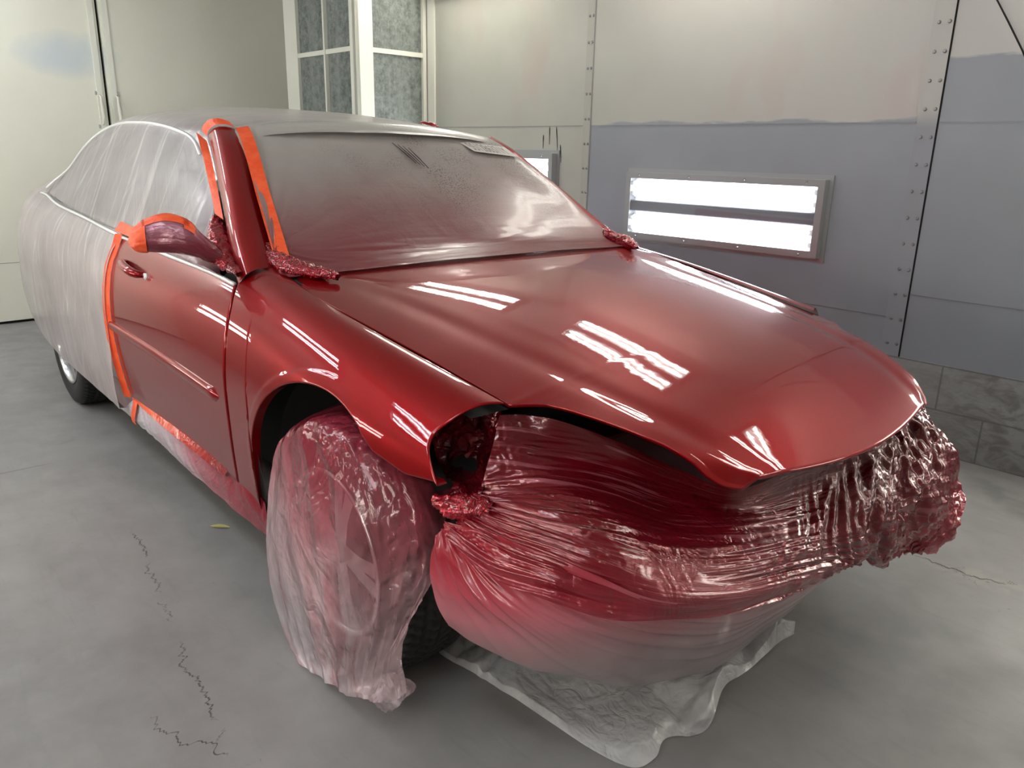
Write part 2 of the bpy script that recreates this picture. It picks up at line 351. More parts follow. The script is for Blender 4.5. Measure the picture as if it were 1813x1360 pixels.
# ---- fluorescent fixtures
TUBE=emis('fluorescent_tube_glow',(.93,.97,1.0),26.)
TUBE_W=emis('warm_fluorescent_tube_glow',(1.0,.96,.84),26.)
REFL=simple('white_fixture_reflector',(.78,.81,.84),.35)
def m_pane():
    t=NT('fixture_glass_pane'); tp=t.n('ShaderNodeBsdfTransparent'); g=t.n('ShaderNodeBsdfGlossy'); g.inputs['Roughness'].default_value=.05
    m=t.n('ShaderNodeMixShader'); m.inputs[0].default_value=.05; t.l(tp.outputs[0],m.inputs[1]); t.l(g.outputs[0],m.inputs[2])
    return t.done(m.outputs[0])
PANE=m_pane()
BALLAST=simple('grey_blue_ballast_paint',(.13,.14,.165),.6); REFL2=simple('fixture_back_plate',(.40,.42,.45),.4)
def fixture(loc,xdir,ndir,label,w=1.15,h=.31,frame=True,warm=(0,0),L=None,group=None,screws=False):
    """xdir: along tubes, ndir: out of wall into the room"""
    e=empty('light_fixture',tuple(loc),label,'light',group)
    x=Vector(xdir).normalized(); nn=Vector(ndir).normalized(); y=nn.cross(x)
    M=Matrix((( x.x,y.x,nn.x,0),(x.y,y.y,nn.y,0),(x.z,y.z,nn.z,0),(0,0,0,1)))
    e.rotation_euler=M.to_euler()
    d=.0
    bm=bmesh.new(); add_box(bm,(-w/2,-h/2,.002),(w/2,h/2,.006))
    bm_obj('reflector',bm,REFL2,e)
    bm=bmesh.new(); add_box(bm,(-w/2,-h*.105,.006),(w/2,h*.105,.042),bevel=.006); bm_obj('ballast_cover',bm,BALLAST,e)
    f=bmesh.new(); fw=.034
    add_box(f,(-w/2-fw,h/2,.0),(w/2+fw,h/2+fw,.05)); add_box(f,(-w/2-fw,-h/2-fw,.0),(w/2+fw,-h/2,.05))
    add_box(f,(-w/2-fw,-h/2,.0),(-w/2,h/2,.05)); add_box(f,(w/2,-h/2,.0),(w/2+fw,h/2,.05))
    fw2=.055
    add_box(f,(-w/2-fw2,h/2+fw,.0),(w/2+fw2,h/2+fw2,.008)); add_box(f,(-w/2-fw2,-h/2-fw2,.0),(w/2+fw2,-h/2-fw,.008))
    add_box(f,(-w/2-fw2,-h/2-fw,.0),(-w/2-fw,h/2+fw,.008)); add_box(f,(w/2+fw,-h/2-fw,.0),(w/2+fw2,h/2+fw,.008))
    bm_obj('frame',f,STEEL,e)
    sme=None
    if screws:
        for k in range(4):
            for yy in (h/2+fw*.6,-h/2-fw*.6):
                if sme is None:
                    sb=bmesh.new(); bmesh.ops.create_cone(sb,cap_ends=True,segments=10,radius1=.007,radius2=.004,depth=.006); so_=bm_obj('screw',sb,STEEL2,e); sme=so_.data
                else: so_=bpy.data.objects.new('screw',sme); link(so_,e)
                so_.location=(-w/2+.06+k*(w-.12)/3,yy,.053)
    for k,yy in enumerate((-.41,-.22,.22,.41)):
        tube('fluorescent_tube',[(-w/2+.03,yy*h,.034),(w/2-.03,yy*h,.034)],.0155,TUBE_W if warm[k//2] else TUBE,e,12)
    if screws:
        for sx in (-1,1):
            for yy in (-.41,-.22,.22,.41): box('lamp_holder',(sx*w/2-(.03 if sx>0 else 0),yy*h-.012,.006),(sx*w/2+(.03 if sx<0 else 0),yy*h+.012,.042),REFL,e)
    box('glass_pane',(-w/2,-h/2,.044),(w/2,h/2,.046),PANE,e)
    return e
fixture(B(-.855,TR-.001,1.023),EX,-EY,'long wall light with four glowing tubes in a steel frame on the grey wall panel',screws=True)
fixture(B(-2.69,TR-.001,1.115),EX,-EY,'wall light glowing behind the windshield, mostly hidden by the covered roof',screws=True)
# sloped cornice panels between the walls and the ceiling carry the upper lights
CV=.34
for k,(tt,sg) in enumerate(((TR,-1),(TL,1))):
    bm=bmesh.new(); vs=[bm.verts.new(p) for p in (B(SB,tt,HC-CV),B(SF,tt,HC-CV),B(SF,tt+sg*CV,HC),B(SB,tt+sg*CV,HC))]; bm.faces.new(vs)
    o=bm_obj('trim_%d'%(11+k),bm,WHITE); o['kind']='structure'
for tt in (-1.25,):  # unseen ceiling lamp, added only to brighten the back doors
    fixture(B(-4.35,tt,HC-.012),EY,(0,0,-1),'added ceiling light that brightens the back doors',group='added fill lights by the back doors')
fixture(B(-4.7,TL+CV/2+.004,HC-CV/2-.004),EX,(EY-Vector((0,0,1))),'added tube light on the left cornice that brightens the back wall',w=1.0,group='cornice lights above the left wall')  # extra lamp added at the rear end to lift the back wall
for sx in (-2.74,-.90,1.17,3.0):
    fixture(B(sx,TR-CV/2-.004,HC-CV/2-.004),EX,(-EY-Vector((0,0,1))),'tube light on the sloped cornice above the right wall',w=1.15,warm=(1,1),group='cornice lights above the right wall')
    if sx<2: fixture(B(sx,TL+CV/2+.004,HC-CV/2-.004),EX,(EY-Vector((0,0,1))),'added tube light on the left cornice that brightens the back wall',w=1.15,group='cornice lights above the left wall')
for sx in (-3.95,-1.6,.6):
    fixture(B(sx,TL+.001,1.05),EX,EY,'low tube light on the left wall beside the car',warm=(1,1),group='low lights on the left wall')
for sx in (1.36,3.1):
    fixture(B(sx,TR-.001,1.023),EX,-EY,'low tube light on the right wall ahead of the car',warm=(1,1),group='low lights on the right wall ahead of the car')
# ---- back doors
def door(n,t0,t1,side):
    e=empty('door_%d'%n,tuple(B(SB,t0,0))); e['kind']='structure'; e.rotation_euler=(0,0,BA)
    w=t1-t0
    box('door_leaf',(0.0,0,.02),(.05,w,2.95),CREAM,e,bevel=.004)
    bm=bmesh.new()
    add_box(bm,(.05,.02 if side<0 else w-.06,.05),(.062,.06 if side<0 else w-.02,2.9)); bm_obj('edge_rail',bm,CREAM2,e)
    yy=.055 if side<0 else w-.045
    h=tube('door_handle',[(.055,yy,1.655),(.085,yy,1.645),(.10,yy,1.60),(.10,yy,1.55),(.10,yy,1.50),(.085,yy,1.455),(.055,yy,1.445)],[.007,.007,.012,.014,.012,.007,.007],CREAM2,e)
    for z in (1.67,1.43):
        box('handle_plate',(.05,yy-.028,z-.014),(.057,yy+.028,z+.014),STEEL,h,bevel=.002)
        for dy in (-.015,.015): box('screw',(.057,yy+dy-.005,z-.005),(.061,yy+dy+.005,z+.005),STEEL2,h)
    return e
door(1,-2.6,.242,1); door(2,.262,1.83,-1)
box('trim_7',(SB,.242,.02),(SB+.02,.262,2.95),BLACK,M=BM)['kind']='structure'
box('trim_8',(SB,-2.6,0),(SB+.03,1.83,.02),BLACK,M=BM)['kind']='structure'
slab('trim_9',SB+.05,SB+.052,-2.6,.2,.448,.451,STEEL2)
# ---- exhaust filter cabinet
def cabinet():
    e=empty('filter_cabinet',tuple(B(-3.465,1.39,0)),'tall cream exhaust cabinet holding grey filter pads, behind the roof','cabinet')
    e.rotation_euler=(0,0,BA)
    W=TR-1.39-.004; D=1.01
    box('cabinet_body',(-D,.03,.0),(-.03,W,HC-.01),CREAM2,e)
    fb=bmesh.new()
    add_box(fb,(-.03,0,0),(0,.142,HC-.01)); add_box(fb,(-.03,W-.03,0),(0,W,HC-.01))
    add_box(fb,(-.035,0,0),(0,.03,HC-.01)); add_box(fb,(-.075,0,0),(0,.03,HC-.01))
    add_box(fb,(-D,0,0),(-.825,.03,HC-.01)); add_box(fb,(-.43,-.004,0),(-.41,.03,HC-.01))
    for z in (.10,.73,1.355,1.98,2.605):
        add_box(fb,(-.028,.142,z-.016),(-.004,W-.03,z+.016)); add_box(fb,(-.83,.004,z-.016),(-.07,.028,z+.016))
    bm_obj('frame',fb,CREAM2,e)
    zs=(.10,.73,1.355,1.98,2.605,HC-.01)
    for a,b in zip(zs[:-1],zs[1:]):
        for kind in (0,1,2):
            n=26; P=np.zeros((n,8,3))
            for i in range(n):
                for j in range(8):
                    u=i/(n-1); v=j/7; bul=.012*abs(math.sin(u*PI*(4 if kind==0 else 3)))
                    z=a+.016+(b-a-.032)*v
                    if kind==0: P[i,j]=(-.026+bul,.142+u*(W-.172),z)
                    else:
                        x0,x1=((-.41,-.075),(-.825,-.43))[kind-1]; P[i,j]=(x0+(x1-x0)*u,.026-bul,z)
            grid('filter_pad',P,FILTER,e)
cabinet()
slab('trim_10',-3.44,-3.36,TR-.012,TR,0,HC,CREAM2)
# ================================================================= CAR (X forward, right side at -Y)
SX=[.47,.25,0,-.3,-.62,-1.2,-1.72,-2.3,-2.81,-3.2,-3.5,-3.8,-4.08]
def fill(a): # stations behind the windshield: three dummy crown points
    y,z=a[0]; return [(y-.05,z+.05),(y-.032,z+.035),(y-.015,z+.018)]+a
SV=[
[(.720,.805),(.75,.805),(.79,.793),(.832,.766),(.868,.735),(.888,.715),(.894,.68),(.895,.64),(.893,.60),(.89,.55),(.88,.45),(.87,.3)],
[(.732,.838),(.763,.841),(.802,.829),(.847,.798),(.884,.760),(.912,.73),(.922,.685),(.926,.63),(.925,.58),(.92,.5),(.91,.4),(.89,.25)],
[(.747,.877),(.778,.880),(.815,.868),(.856,.838),(.889,.800),(.915,.765),(.928,.71),(.933,.65),(.932,.59),(.926,.5),(.912,.38),(.885,.22)],
[(.762,.926),(.790,.926),(.823,.914),(.857,.888),(.883,.853),(.908,.81),(.922,.745),(.930,.67),(.930,.6),(.922,.5),(.905,.37),(.878,.22)],
[(.735,.975),(.775,.965),(.812,.948),(.845,.925),(.870,.890),(.895,.845),(.913,.78),(.925,.70),(.927,.61),(.92,.5),(.90,.36),(.872,.22)],
fill([(.845,.940),(.873,.90),(.898,.85),(.916,.785),(.927,.705),(.929,.615),(.921,.5),(.90,.36),(.872,.22)]),
fill([(.850,.965),(.877,.92),(.90,.865),(.917,.795),(.927,.71),(.929,.615),(.921,.5),(.90,.36),(.872,.22)]),
fill([(.838,.99),(.87,.945),(.90,.885),(.92,.81),(.93,.72),(.932,.62),(.925,.5),(.905,.36),(.875,.24)]),
fill([(.825,1.01),(.865,.965),(.90,.90),(.922,.82),(.933,.73),(.935,.63),(.928,.52),(.91,.42),(.89,.32)]),
fill([(.79,1.04),(.845,.985),(.885,.915),(.912,.83),(.925,.74),(.928,.64),(.92,.53),(.90,.42),(.87,.32)]),
fill([(.77,1.03),(.82,.985),(.862,.915),(.89,.83),(.905,.74),(.908,.64),(.90,.54),(.88,.44),(.85,.34)]),
fill([(.75,1.02),(.79,.97),(.82,.90),(.845,.82),(.858,.73),(.86,.64),(.85,.55),(.82,.45),(.79,.36)]),
fill([(.68,1.0),(.71,.95),(.73,.89),(.745,.81),(.752,.73),(.752,.64),(.74,.55),(.71,.45),(.68,.38)])]
SVa=np.array(SV)
_xx=np.array(SX[:8])
for _k in range(3,12):
    for _c in range(2):
        SVa[:8,_k,_c]=.5*SVa[:8,_k,_c]+.5*np.polyval(np.polyfit(_xx,SVa[:8,_k,_c],4),_xx)
_x=np.array(SX[:5])
for _k in range(12):
    for _c in range(2):
        p_=np.polyfit(_x,SVa[:5,_k,_c],3); SVa[:5,_k,_c]=np.polyval(p_,_x)
WI=np.arange(12.)
_tx=np.arange(.62,-4.081,-.01); _tw=np.arange(0,11.001,.05)
_T=cubic(SX,SVa,_tx); _T=np.swapaxes(cubic(WI,np.swapaxes(_T,0,1),_tw),0,1)
def gsm(A,sg,axis):
    A=np.moveaxis(A,axis,0); r=int(sg*3); k=np.exp(-.5*(np.arange(-r,r+1)/sg)**2); k/=k.sum()
    pre=2*A[0]-A[1:r+1][::-1]; post=2*A[-1]-A[-r-1:-1][::-1]; E=np.concatenate([pre,A,post],0)
    return np.moveaxis(sum(k[i]*E[i:i+A.shape[0]] for i in range(2*r+1)),0,axis)
_T=gsm(gsm(_T,9,0),9,1)
def S(X,w):
    X=float(X); fx=min(max((.62-X)/.01,0),len(_tx)-1.001); fw=min(max(w/.05,0),len(_tw)-1.001)
    i=int(fx); j=int(fw); a=fx-i; b=fw-j
    y,z=(_T[i,j]*(1-a)+_T[i+1,j]*a)*(1-b)+(_T[i,j+1]*(1-a)+_T[i+1,j+1]*a)*b
    fl=0
    if X>-.62 and X<.20:     # rolled lip round the front arch
        d=math.hypot(X,z-.352)-.42
        if z<.352: d=abs(X)-.42
        if d<.034:
            q=max(0,min(1,(.034-d)/.010)); fl=.0022*q*q*(3-2*q)*max(0,min(1,(.20-X)/.2))
    return Vector((X,-(y+fl),z))
XB=([0,3,4.5,6.9,9.3,10.6,11],[-.612,-.605,-.560,-.536,-.557,-.616,-.65])   # door gap line: X against w
def gapx(w): return float(cubic(XB[0],XB[1],[w])[0])
XF=([0,1.4,2.7,3.7,4.2,5,6.2,7,11],[.449,.428,.408,.396,.404,.43,.462,.47,.47])
def frontx(w): return float(cubic(XF[0],XF[1],[w])[0])
def opening(X,z):
    if X<.19:
        if z<.352: return abs(X)<.42 or z<.225
        return X*X+(z-.352)**2<.42**2
    zl=float(np.interp(X,[.19,.25,.30,.36,.45,.47],[.722,.69,.682,.672,.683,.668]))
    return z<min(zl,.73)
def fender_points():
    ts=[]; t=0
    us=list(np.linspace(0,.16,26))+list(np.linspace(.162,.26,60))+list(np.linspace(.265,1,90))
    cols=[]
    for t in us:
        # find last w before the opening
        def pt(w): return S(gapx(w)+(frontx(w)-gapx(w))*t,w)
        w=3.0; wl=11.0; prev=0
        while w<11:
            p=pt(w)
            if opening(p.x,p.z) or p.z<.225: wl=w; break
            w+=.05
        lo,hi=max(wl-.05,0),wl
        for _ in range(12):
            m=(lo+hi)/2; p=pt(m)
            if opening(p.x,p.z) or p.z<.225: hi=m
            else: lo=m
        wl=lo
        cols.append([pt(wl*(j/70)) for j in range(71)])
    return np.array(cols)
def relax(P,k,lam=.5):
    P=P.copy()
    for _ in range(k):
        Q=P.copy()
        Q[1:-1,1:-1]=(P[:-2,1:-1]+P[2:,1:-1]+P[1:-1,:-2]+P[1:-1,2:])/4
        Q[1:-1,1:-1,0]=P[1:-1,1:-1,0]
        P=P*(1-lam)+Q*lam
    return P
FP=fender_points()
car=empty('car',(0,0,0),'dark candy red four-door sedan masked in plastic film with its front bumper removed','car')
fender=grid('front_fender',FP,PAINT,car)
so=fender.modifiers.new('thick','SOLIDIFY'); so.thickness=.003; so.offset=-1
# inner return flange of the arch and of the lower edge
e0=FP[:,-1]; e1=e0.copy(); e1[:,1]+=.022; 
grid('arch_flange',np.stack([e0,e1],1),PAINT,fender,flip=True)
FPm=FP*[1,-1,1]; FPm=FPm[:int(np.argmax(FPm[:,0,0]>.345))]
fl=grid('front_fender',FPm,PAINT,car,flip=True)
# ---- hood
HX=[-.50,-.456,-.287,-.074,.113,.278,.39,.449,.482,.572,.65,.73,.806,.83,.85,.90]
ZG=[.952,.947,.930,.889,.860,.829,.811,.804,.800,.790,.781,.757,.717,.697,.684,.665]
HW=[(-.50,.772),(-.456,.769),(-.287,.760),(-.074,.748),(.113,.738),(.278,.728),(.39,.722),(.443,.719),(.455,.70),(.467,.68),(.49,.652),(.53,.631),(.572,.614),(.61,.598),(.65,.579),(.69,.561),(.73,.542),(.77,.528),(.806,.515),(.83,.495),(.85,.46),(.90,.44)]
YC=[(-.50,.71),(-.456,.70),(-.283,.66),(.1,.62),(.435,.575),(.61,.545),(.74,.515),(.80,.485),(.84,.45),(.90,.42)]
ZC=[(-.50,.957),(-.456,.954),(-.283,.933),(.1,.876),(.435,.823),(.61,.791),(.74,.759),(.80,.730),(.84,.706),(.90,.672)]
Z0=[(-.50,.965),(-.456,.963),(-.1,.941),(.1,.918),(.3,.886),(.5,.842),(.65,.800),(.75,.764),(.82,.729),(.87,.70),(.90,.682)]
def c1(tab,x): 
    a=np.array(tab); return cubic(a[:,0],a[:,1],x)
_hx=np.linspace(-.5,.9,60)
PYC=np.polyfit(_hx,c1(YC,_hx),3); PZ0=np.polyfit(_hx,c1(Z0,_hx),5)
_A=(c1(Z0,_hx)-c1(ZC,_hx))/c1(YC,_hx)**2; PA_=np.polyfit(_hx,_A,3)
BX=np.linspace(-.5,.9,90); _W=np.interp(BX,[h[0] for h in HW],[h[1] for h in HW])
BV=(np.polyval(PZ0,BX)-np.polyval(PA_,BX)*_W**2-cubic(HX,ZG,BX))/np.maximum(_W-np.polyval(PYC,BX),.03)
for _ in range(30): BV[1:-1]=(BV[:-2]+BV[1:-1]*2+BV[2:])/4
def hood_points(nu=170,nt=221):
    P=np.zeros((nu,nt,3)); tt=np.sin(np.linspace(-PI/2,PI/2,nt)*.92)/math.sin(PI/2*.92)
    us=np.linspace(0,1,nu)
    for j,t in enumerate(tt):
        xf=.905-.055*t*t; xr=-.50+.045*t*t
        X=xr+(xf-xr)*us
        W=c1(HW,X); W=np.interp(X,[h[0] for h in HW],[h[1] for h in HW]) if True else W
        a=np.abs(t)*W
        yc=np.polyval(PYC,X); z0=np.polyval(PZ0,X); A=np.polyval(PA_,X); sl=np.clip(np.interp(X,BX,BV),0,2)
        de=.014; sp=de*np.log1p(np.exp(np.clip((a-yc)/de,-40,40)))
        z=z0-A*a*a-sl*sp
        z=z-.004*np.exp(-((a-yc+.05)/.035)**2)*np.clip((X+.4)*3,0,1)
        # corner teeth beside the grille
        tooth=np.clip((abs(t)-.90)/.07,0,1)*np.clip((X-.78)/.07,0,1); z=z-.020*tooth
        P[:,j]=np.stack([X,t*(W-.004-.016*np.clip((X+.5)*1.2,0,1)),z],1)
    return P
HP=hood_points()
# soften the crease slightly so the clear coat reads as stamped metal
for _ in range(3):
    Z=HP[:,:,2]; Z2=Z.copy(); Z2[:,1:-1]=.25*Z[:,:-2]+.5*Z[:,1:-1]+.25*Z[:,2:]; HP[:,1:-1,2]=Z2[:,1:-1]
for _ in range(6):
    Z=HP[:,:,2]; Z2=Z.copy(); Z2[1:-1]=.25*Z[:-2]+.5*Z[1:-1]+.25*Z[2:]; Z2[-12:,:12]=Z[-12:,:12]; Z2[-12:,-12:]=Z[-12:,-12:]; HP[:,:,2]=Z2
hood=grid('hood',HP,PAINT,car)
so=hood.modifiers.new('thick','SOLIDIFY'); so.thickness=.008; so.offset=-1
# ---- doors (right side front door fully painted)
def door_pts(x0f,x1,w0=3.0,zb=.315,n=90,m=70,off=0):
    P=np.zeros((n,m,3))
    for i in range(n):
        t=i/(n-1)
        def pt(w): 
            a=x0f(w); return S(a+(x1-a)*t,w)
        lo,hi=w0,11.
        for _ in range(20):
            mid=(lo+hi)/2
            if pt(mid).z<zb: hi=mid
            else: lo=mid
        for j in range(m): P[i,j]=pt(w0+(lo-w0)*j/(m-1))
    return P
DP=door_pts(lambda w:gapx(w)-.006,-1.70)
doorR=grid('front_door',DP,PAINT,car,flip=True)
so=doorR.modifiers.new('thick','SOLIDIFY'); so.thickness=.004; so.offset=-1
grid('front_door',DP*[1,-1,1],PAINT,car)
# body side behind the front door, rocker, inner dark structure
def side_grid(x0,x1,w0,w1,n,m,off=0.):
    P=np.zeros((n,m,3))
    for i,x in enumerate(np.linspace(x0,x1,n)):
        for j,w in enumerate(np.linspace(w0,w1,m)):
            p=S(x,w); P[i,j]=(p.x,p.y+off,p.z)
    return P
def cut_wheel(P): # clamp lower edge of the rear quarter to the rear wheel arch
    Q=P.copy()
    for i in range(Q.shape[0]):
        x=Q[i,0,0]; d=abs(x+2.807)
        zmin=.352+math.sqrt(.37**2-d*d) if d<.37 else -1
        m=Q.shape[1]; col=P[i]; keep=[k for k in range(m) if col[k,2]>zmin]; last=len(keep)-1
        if last<m-1:
            src=np.linspace(0,last,m); Q[i]=np.stack([np.interp(src,np.arange(m),col[:,c]) for c in range(3)],1)
    return Q
RQ=cut_wheel(side_grid(-1.708,-4.08,3,11,180,40))
grid('rear_quarter_panel',RQ,BODY,car,flip=True); grid('rear_quarter_panel',RQ*[1,-1,1],BODY,car)
RK=side_grid(-.45,-2.44,9.9,11,60,8); RK[:,:,2]-=.012
grid('rocker_panel',RK,PAINT,car,flip=True); grid('rocker_panel',RK*[1,-1,1],PAINT,car)
# ---- greenhouse and deck
GX=[-1.13,-1.2,-1.6,-2.0,-2.5,-2.9,-3.2,-3.5,-3.8,-4.08]
GV=np.array([
[(0,1.372),(.30,1.366),(.50,1.348),(.585,1.322),(.66,1.23),(.75,1.09),(.845,.938)],
[(0,1.385),(.30,1.378),(.50,1.36),(.59,1.335),(.665,1.235),(.755,1.09),(.845,.940)],
[(0,1.437),(.30,1.43),(.50,1.405),(.61,1.365),(.69,1.25),(.765,1.11),(.848,.958)],
[(0,1.468),(.30,1.46),(.50,1.432),(.62,1.388),(.695,1.27),(.768,1.13),(.845,.978)],
[(0,1.462),(.30,1.453),(.50,1.425),(.62,1.378),(.695,1.265),(.765,1.13),(.832,.998)],
[(0,1.415),(.30,1.405),(.50,1.368),(.62,1.308),(.69,1.22),(.76,1.12),(.815,1.015)],
[(0,1.33),(.30,1.32),(.50,1.28),(.62,1.215),(.68,1.155),(.74,1.10),(.79,1.04)],
[(0,1.21),(.30,1.20),(.50,1.17),(.62,1.13),(.68,1.10),(.72,1.07),(.77,1.03)],
[(0,1.115),(.30,1.11),(.50,1.10),(.60,1.085),(.66,1.07),(.70,1.05),(.75,1.02)],
[(0,1.09),(.30,1.088),(.45,1.08),(.55,1.065),(.60,1.05),(.64,1.03),(.68,1.0)]])
def G(X,g):
    c=cubic(GX,GV,[X])[0]; y,z=cubic(np.arange(7.),c,[g])[0]; return np.array([X,-y,z])
def green(x0,x1,g0,g1,n,m,dz=0):
    return np.array([[G(x,g)+[0,0,dz] for g in np.linspace(g0,g1,m)] for x in np.linspace(x0,x1,n)])
R=green(-1.13,-4.08,0,3.2,120,16); Rm=R[:,1:]*[1,-1,1]
grid('roof',np.concatenate([Rm[:,::-1],R],1),BODY,car)
for s in (1,-1):
    gp=green(-1.13,-4.08,3.2,6,120,22)
    o=grid('side_glass',gp*[1,s,1],GLASSDK,car,flip=(s>0))
# C pillar paint over the glass behind X=-3.2
def onglass(pts,off=.004):
    return pts
# window surround (bright trim seen as the white arch through the film)
wl=[(-1.30,3.75),(-1.40,3.42),(-1.52,3.22),(-1.70,3.1),(-1.95,3.05),(-2.3,3.06),(-2.6,3.12),(-2.85,3.25),(-3.05,3.6),(-3.2,4.1),(-3.33,4.9),(-3.36,5.6)]
wl=cubic(np.arange(len(wl)),np.array(wl),np.linspace(0,len(wl)-1,70))
def gpt(X,g,off=.016):
    a=G(X,g); b=G(X,g+.05); t=b-a; n=np.array([0,t[2],-t[1]]); n/=np.linalg.norm(n); 
    if n[1]>0: n=-n
    return a+n*off
for s in (1,-1):
    tube('window_trim',[gpt(x,g)*[1,s,1] for x,g in wl],.008,CHROME,car,8)
    tube('belt_trim',[Vector((x,-s*abs(S(x,3).y)-(s*(.004 if x>-1.74 else .016)),S(x,3).z+(.004 if x>-1.74 else .012))) for x in np.linspace(-.62,-3.36,90)],.007,CHROME,car,8)
# pillar patches between glass and rear deck
for s in (1,-1):
    cp=green(-3.30,-4.08,3.2,6,40,20)
    for i in range(cp.shape[0]):
        for j in range(cp.shape[1]): cp[i,j,1]-=.006; cp[i,j,2]+=.004
    grid('rear_pillar',cp*[1,s,1],BODY,car,flip=(s>0))
# rear cap
rc=[S(-4.08,w) for w in np.linspace(3,11,24)]
rc=np.array([[ (p.x-.06*(1-(k/8)**2*1.),p.y*(k/8),p.z) for k in range(-8,9)] for p in rc])
grid('rear_fascia',rc,BODY,car)
# ---- A pillar (right painted, left hidden by film)
def pillar(s):
    # inner edge follows the windshield, outer edge the door glass; bulged section
    A=np.array([(-.580,.733,.966),(-.72,.695,1.055),(-.86,.660,1.155),(-1.0,.622,1.255),(-1.10,.597,1.322),(-1.20,.575,1.368)])
    Bp=np.array([(-.608,.843,.922),(-.76,.800,1.02),(-.91,.752,1.115),(-1.07,.703,1.21),(-1.20,.665,1.285),(-1.32,.63,1.335)])
    tt=np.linspace(0,5,40); a=cubic(range(6),A,tt); b=cubic(range(6),Bp,tt)
    P=np.zeros((40,17,3))
    for i in range(40):
        for j in range(17):
            v=j/16; n=np.array([.45,.62,.62]); n/=np.linalg.norm(n)
            P[i,j]=a[i]*(1-v)+b[i]*v+n*.034*math.sin(PI*v)**.8
    return P*[1,-s,1]
PL=pillar(1)
grid('windshield_pillar',PL,PAINT,car,flip=False); grid('windshield_pillar',PL*[1,-1,1],PAINT,car,flip=True)
# ---- windshield glass and cowl
def wshield(off=0.,n=50,m=60,ext=0):
    # rows top->bottom, u across
    T=np.array([(-1.255,0,1.380),(-1.245,.2,1.377),(-1.215,.4,1.366),(-1.16,.55,1.345),(-1.135,.592,1.335)])
    M1=np.array([(-1.03,0,1.245),(-1.02,.22,1.242),(-.985,.44,1.228),(-.92,.61,1.205),(-.895,.652,1.192)])
    M2=np.array([(-.81,0,1.105),(-.80,.24,1.102),(-.765,.47,1.088),(-.71,.66,1.065),(-.685,.705,1.05)])
    Bt=np.array([(-.62,0,.995),(-.615,.25,.993),(-.60,.5,.986),(-.575,.70,.975),(-.565,.745,.972)])
    us=np.linspace(-1,1,m); rows=[]
    for v in np.linspace(0,3,n):
        K=cubic([0,1,2,3],np.array([T,M1,M2,Bt]),[v])[0]
        q=cubic(np.linspace(0,1,5),K,np.abs(us)); q[:,1]*=np.sign(us)*-1; rows.append(q)
    P=np.array(rows); return P+normals(P)*off
WS=wshield(0)
grid('windshield',WS,GLASSDK,car)
cw=np.array([[(-.62+.2*v-.0*abs(u),u*.745,.99-.05*v-.012*u*u) for u in np.linspace(-1,1,20)] for v in np.linspace(0,1,5)])
grid('cowl_panel',cw-[0,0,.03],BLACK,car)
# ---- door furniture
mo=[]
MOLD=[(-1.690,.620),(-1.2,.611),(-.9,.604),(-.66,.597),(-.605,.596)]
def side_y(X,z):
    lo,hi=3.,11.
    for _ in range(24):
        m=(lo+hi)/2
        if S(X,m).z>z: lo=m
        else: hi=m
    return S(X,lo).y
def molding(s):
    xs=np.linspace(-1.690,-.600,40); P=np.zeros((40,9,3))
    prof=[(0,.020),(.010,.0195),(.015,.015),(.0165,.006),(.0160,-.004),(.014,-.012),(.009,-.018),(.004,-.0205),(0,-.021)]
    for i,x in enumerate(xs):
        zc=np.interp(x,[m[0] for m in MOLD],[m[1] for m in MOLD]); k=1 if i<38 else (.9 if i==38 else .2)
        for j,(d,dz) in enumerate(prof): P[i,j]=(x,s*(side_y(x,zc+dz*k)-d*k-.0005),zc+dz*k)
    return P
grid('door_molding',molding(1),PAINT,doorR,flip=False)
def handle():
    X0=-1.43; z0=.872
    y=side_y(X0,z0)
    # recessed cup
    P=np.zeros((9,24,3))
    for i in range(9):
        for j in range(24):
            r=i/8; a=2*PI*j/23; X=X0+.05*r*math.cos(a); z=z0+.034*r*math.sin(a)
            P[i,j]=(X,side_y(X,z)-.0035+.02*(1-r)*0,z)
    cup=grid('handle_recess',P,DARKRED,doorR)
    pts=[(-1.54,.885),(-1.525,.888),(-1.49,.886),(-1.44,.880),(-1.40,.876),(-1.36,.872),(-1.335,.868),(-1.32,.866)]
    off=[.004,.026,.036,.038,.038,.036,.026,.004]; r=[.010,.014,.016,.0165,.0165,.016,.014,.010]
    tube('door_handle',[(x,side_y(x,z)-o,z) for (x,z),o in zip(pts,off)],r,PAINT,doorR,14)
    c=tube('lock_cylinder',[(-1.30,side_y(-1.30,.862)+.004,.862),(-1.30,side_y(-1.30,.862)-.010,.862)],.013,CHROME,doorR,14)
handle()
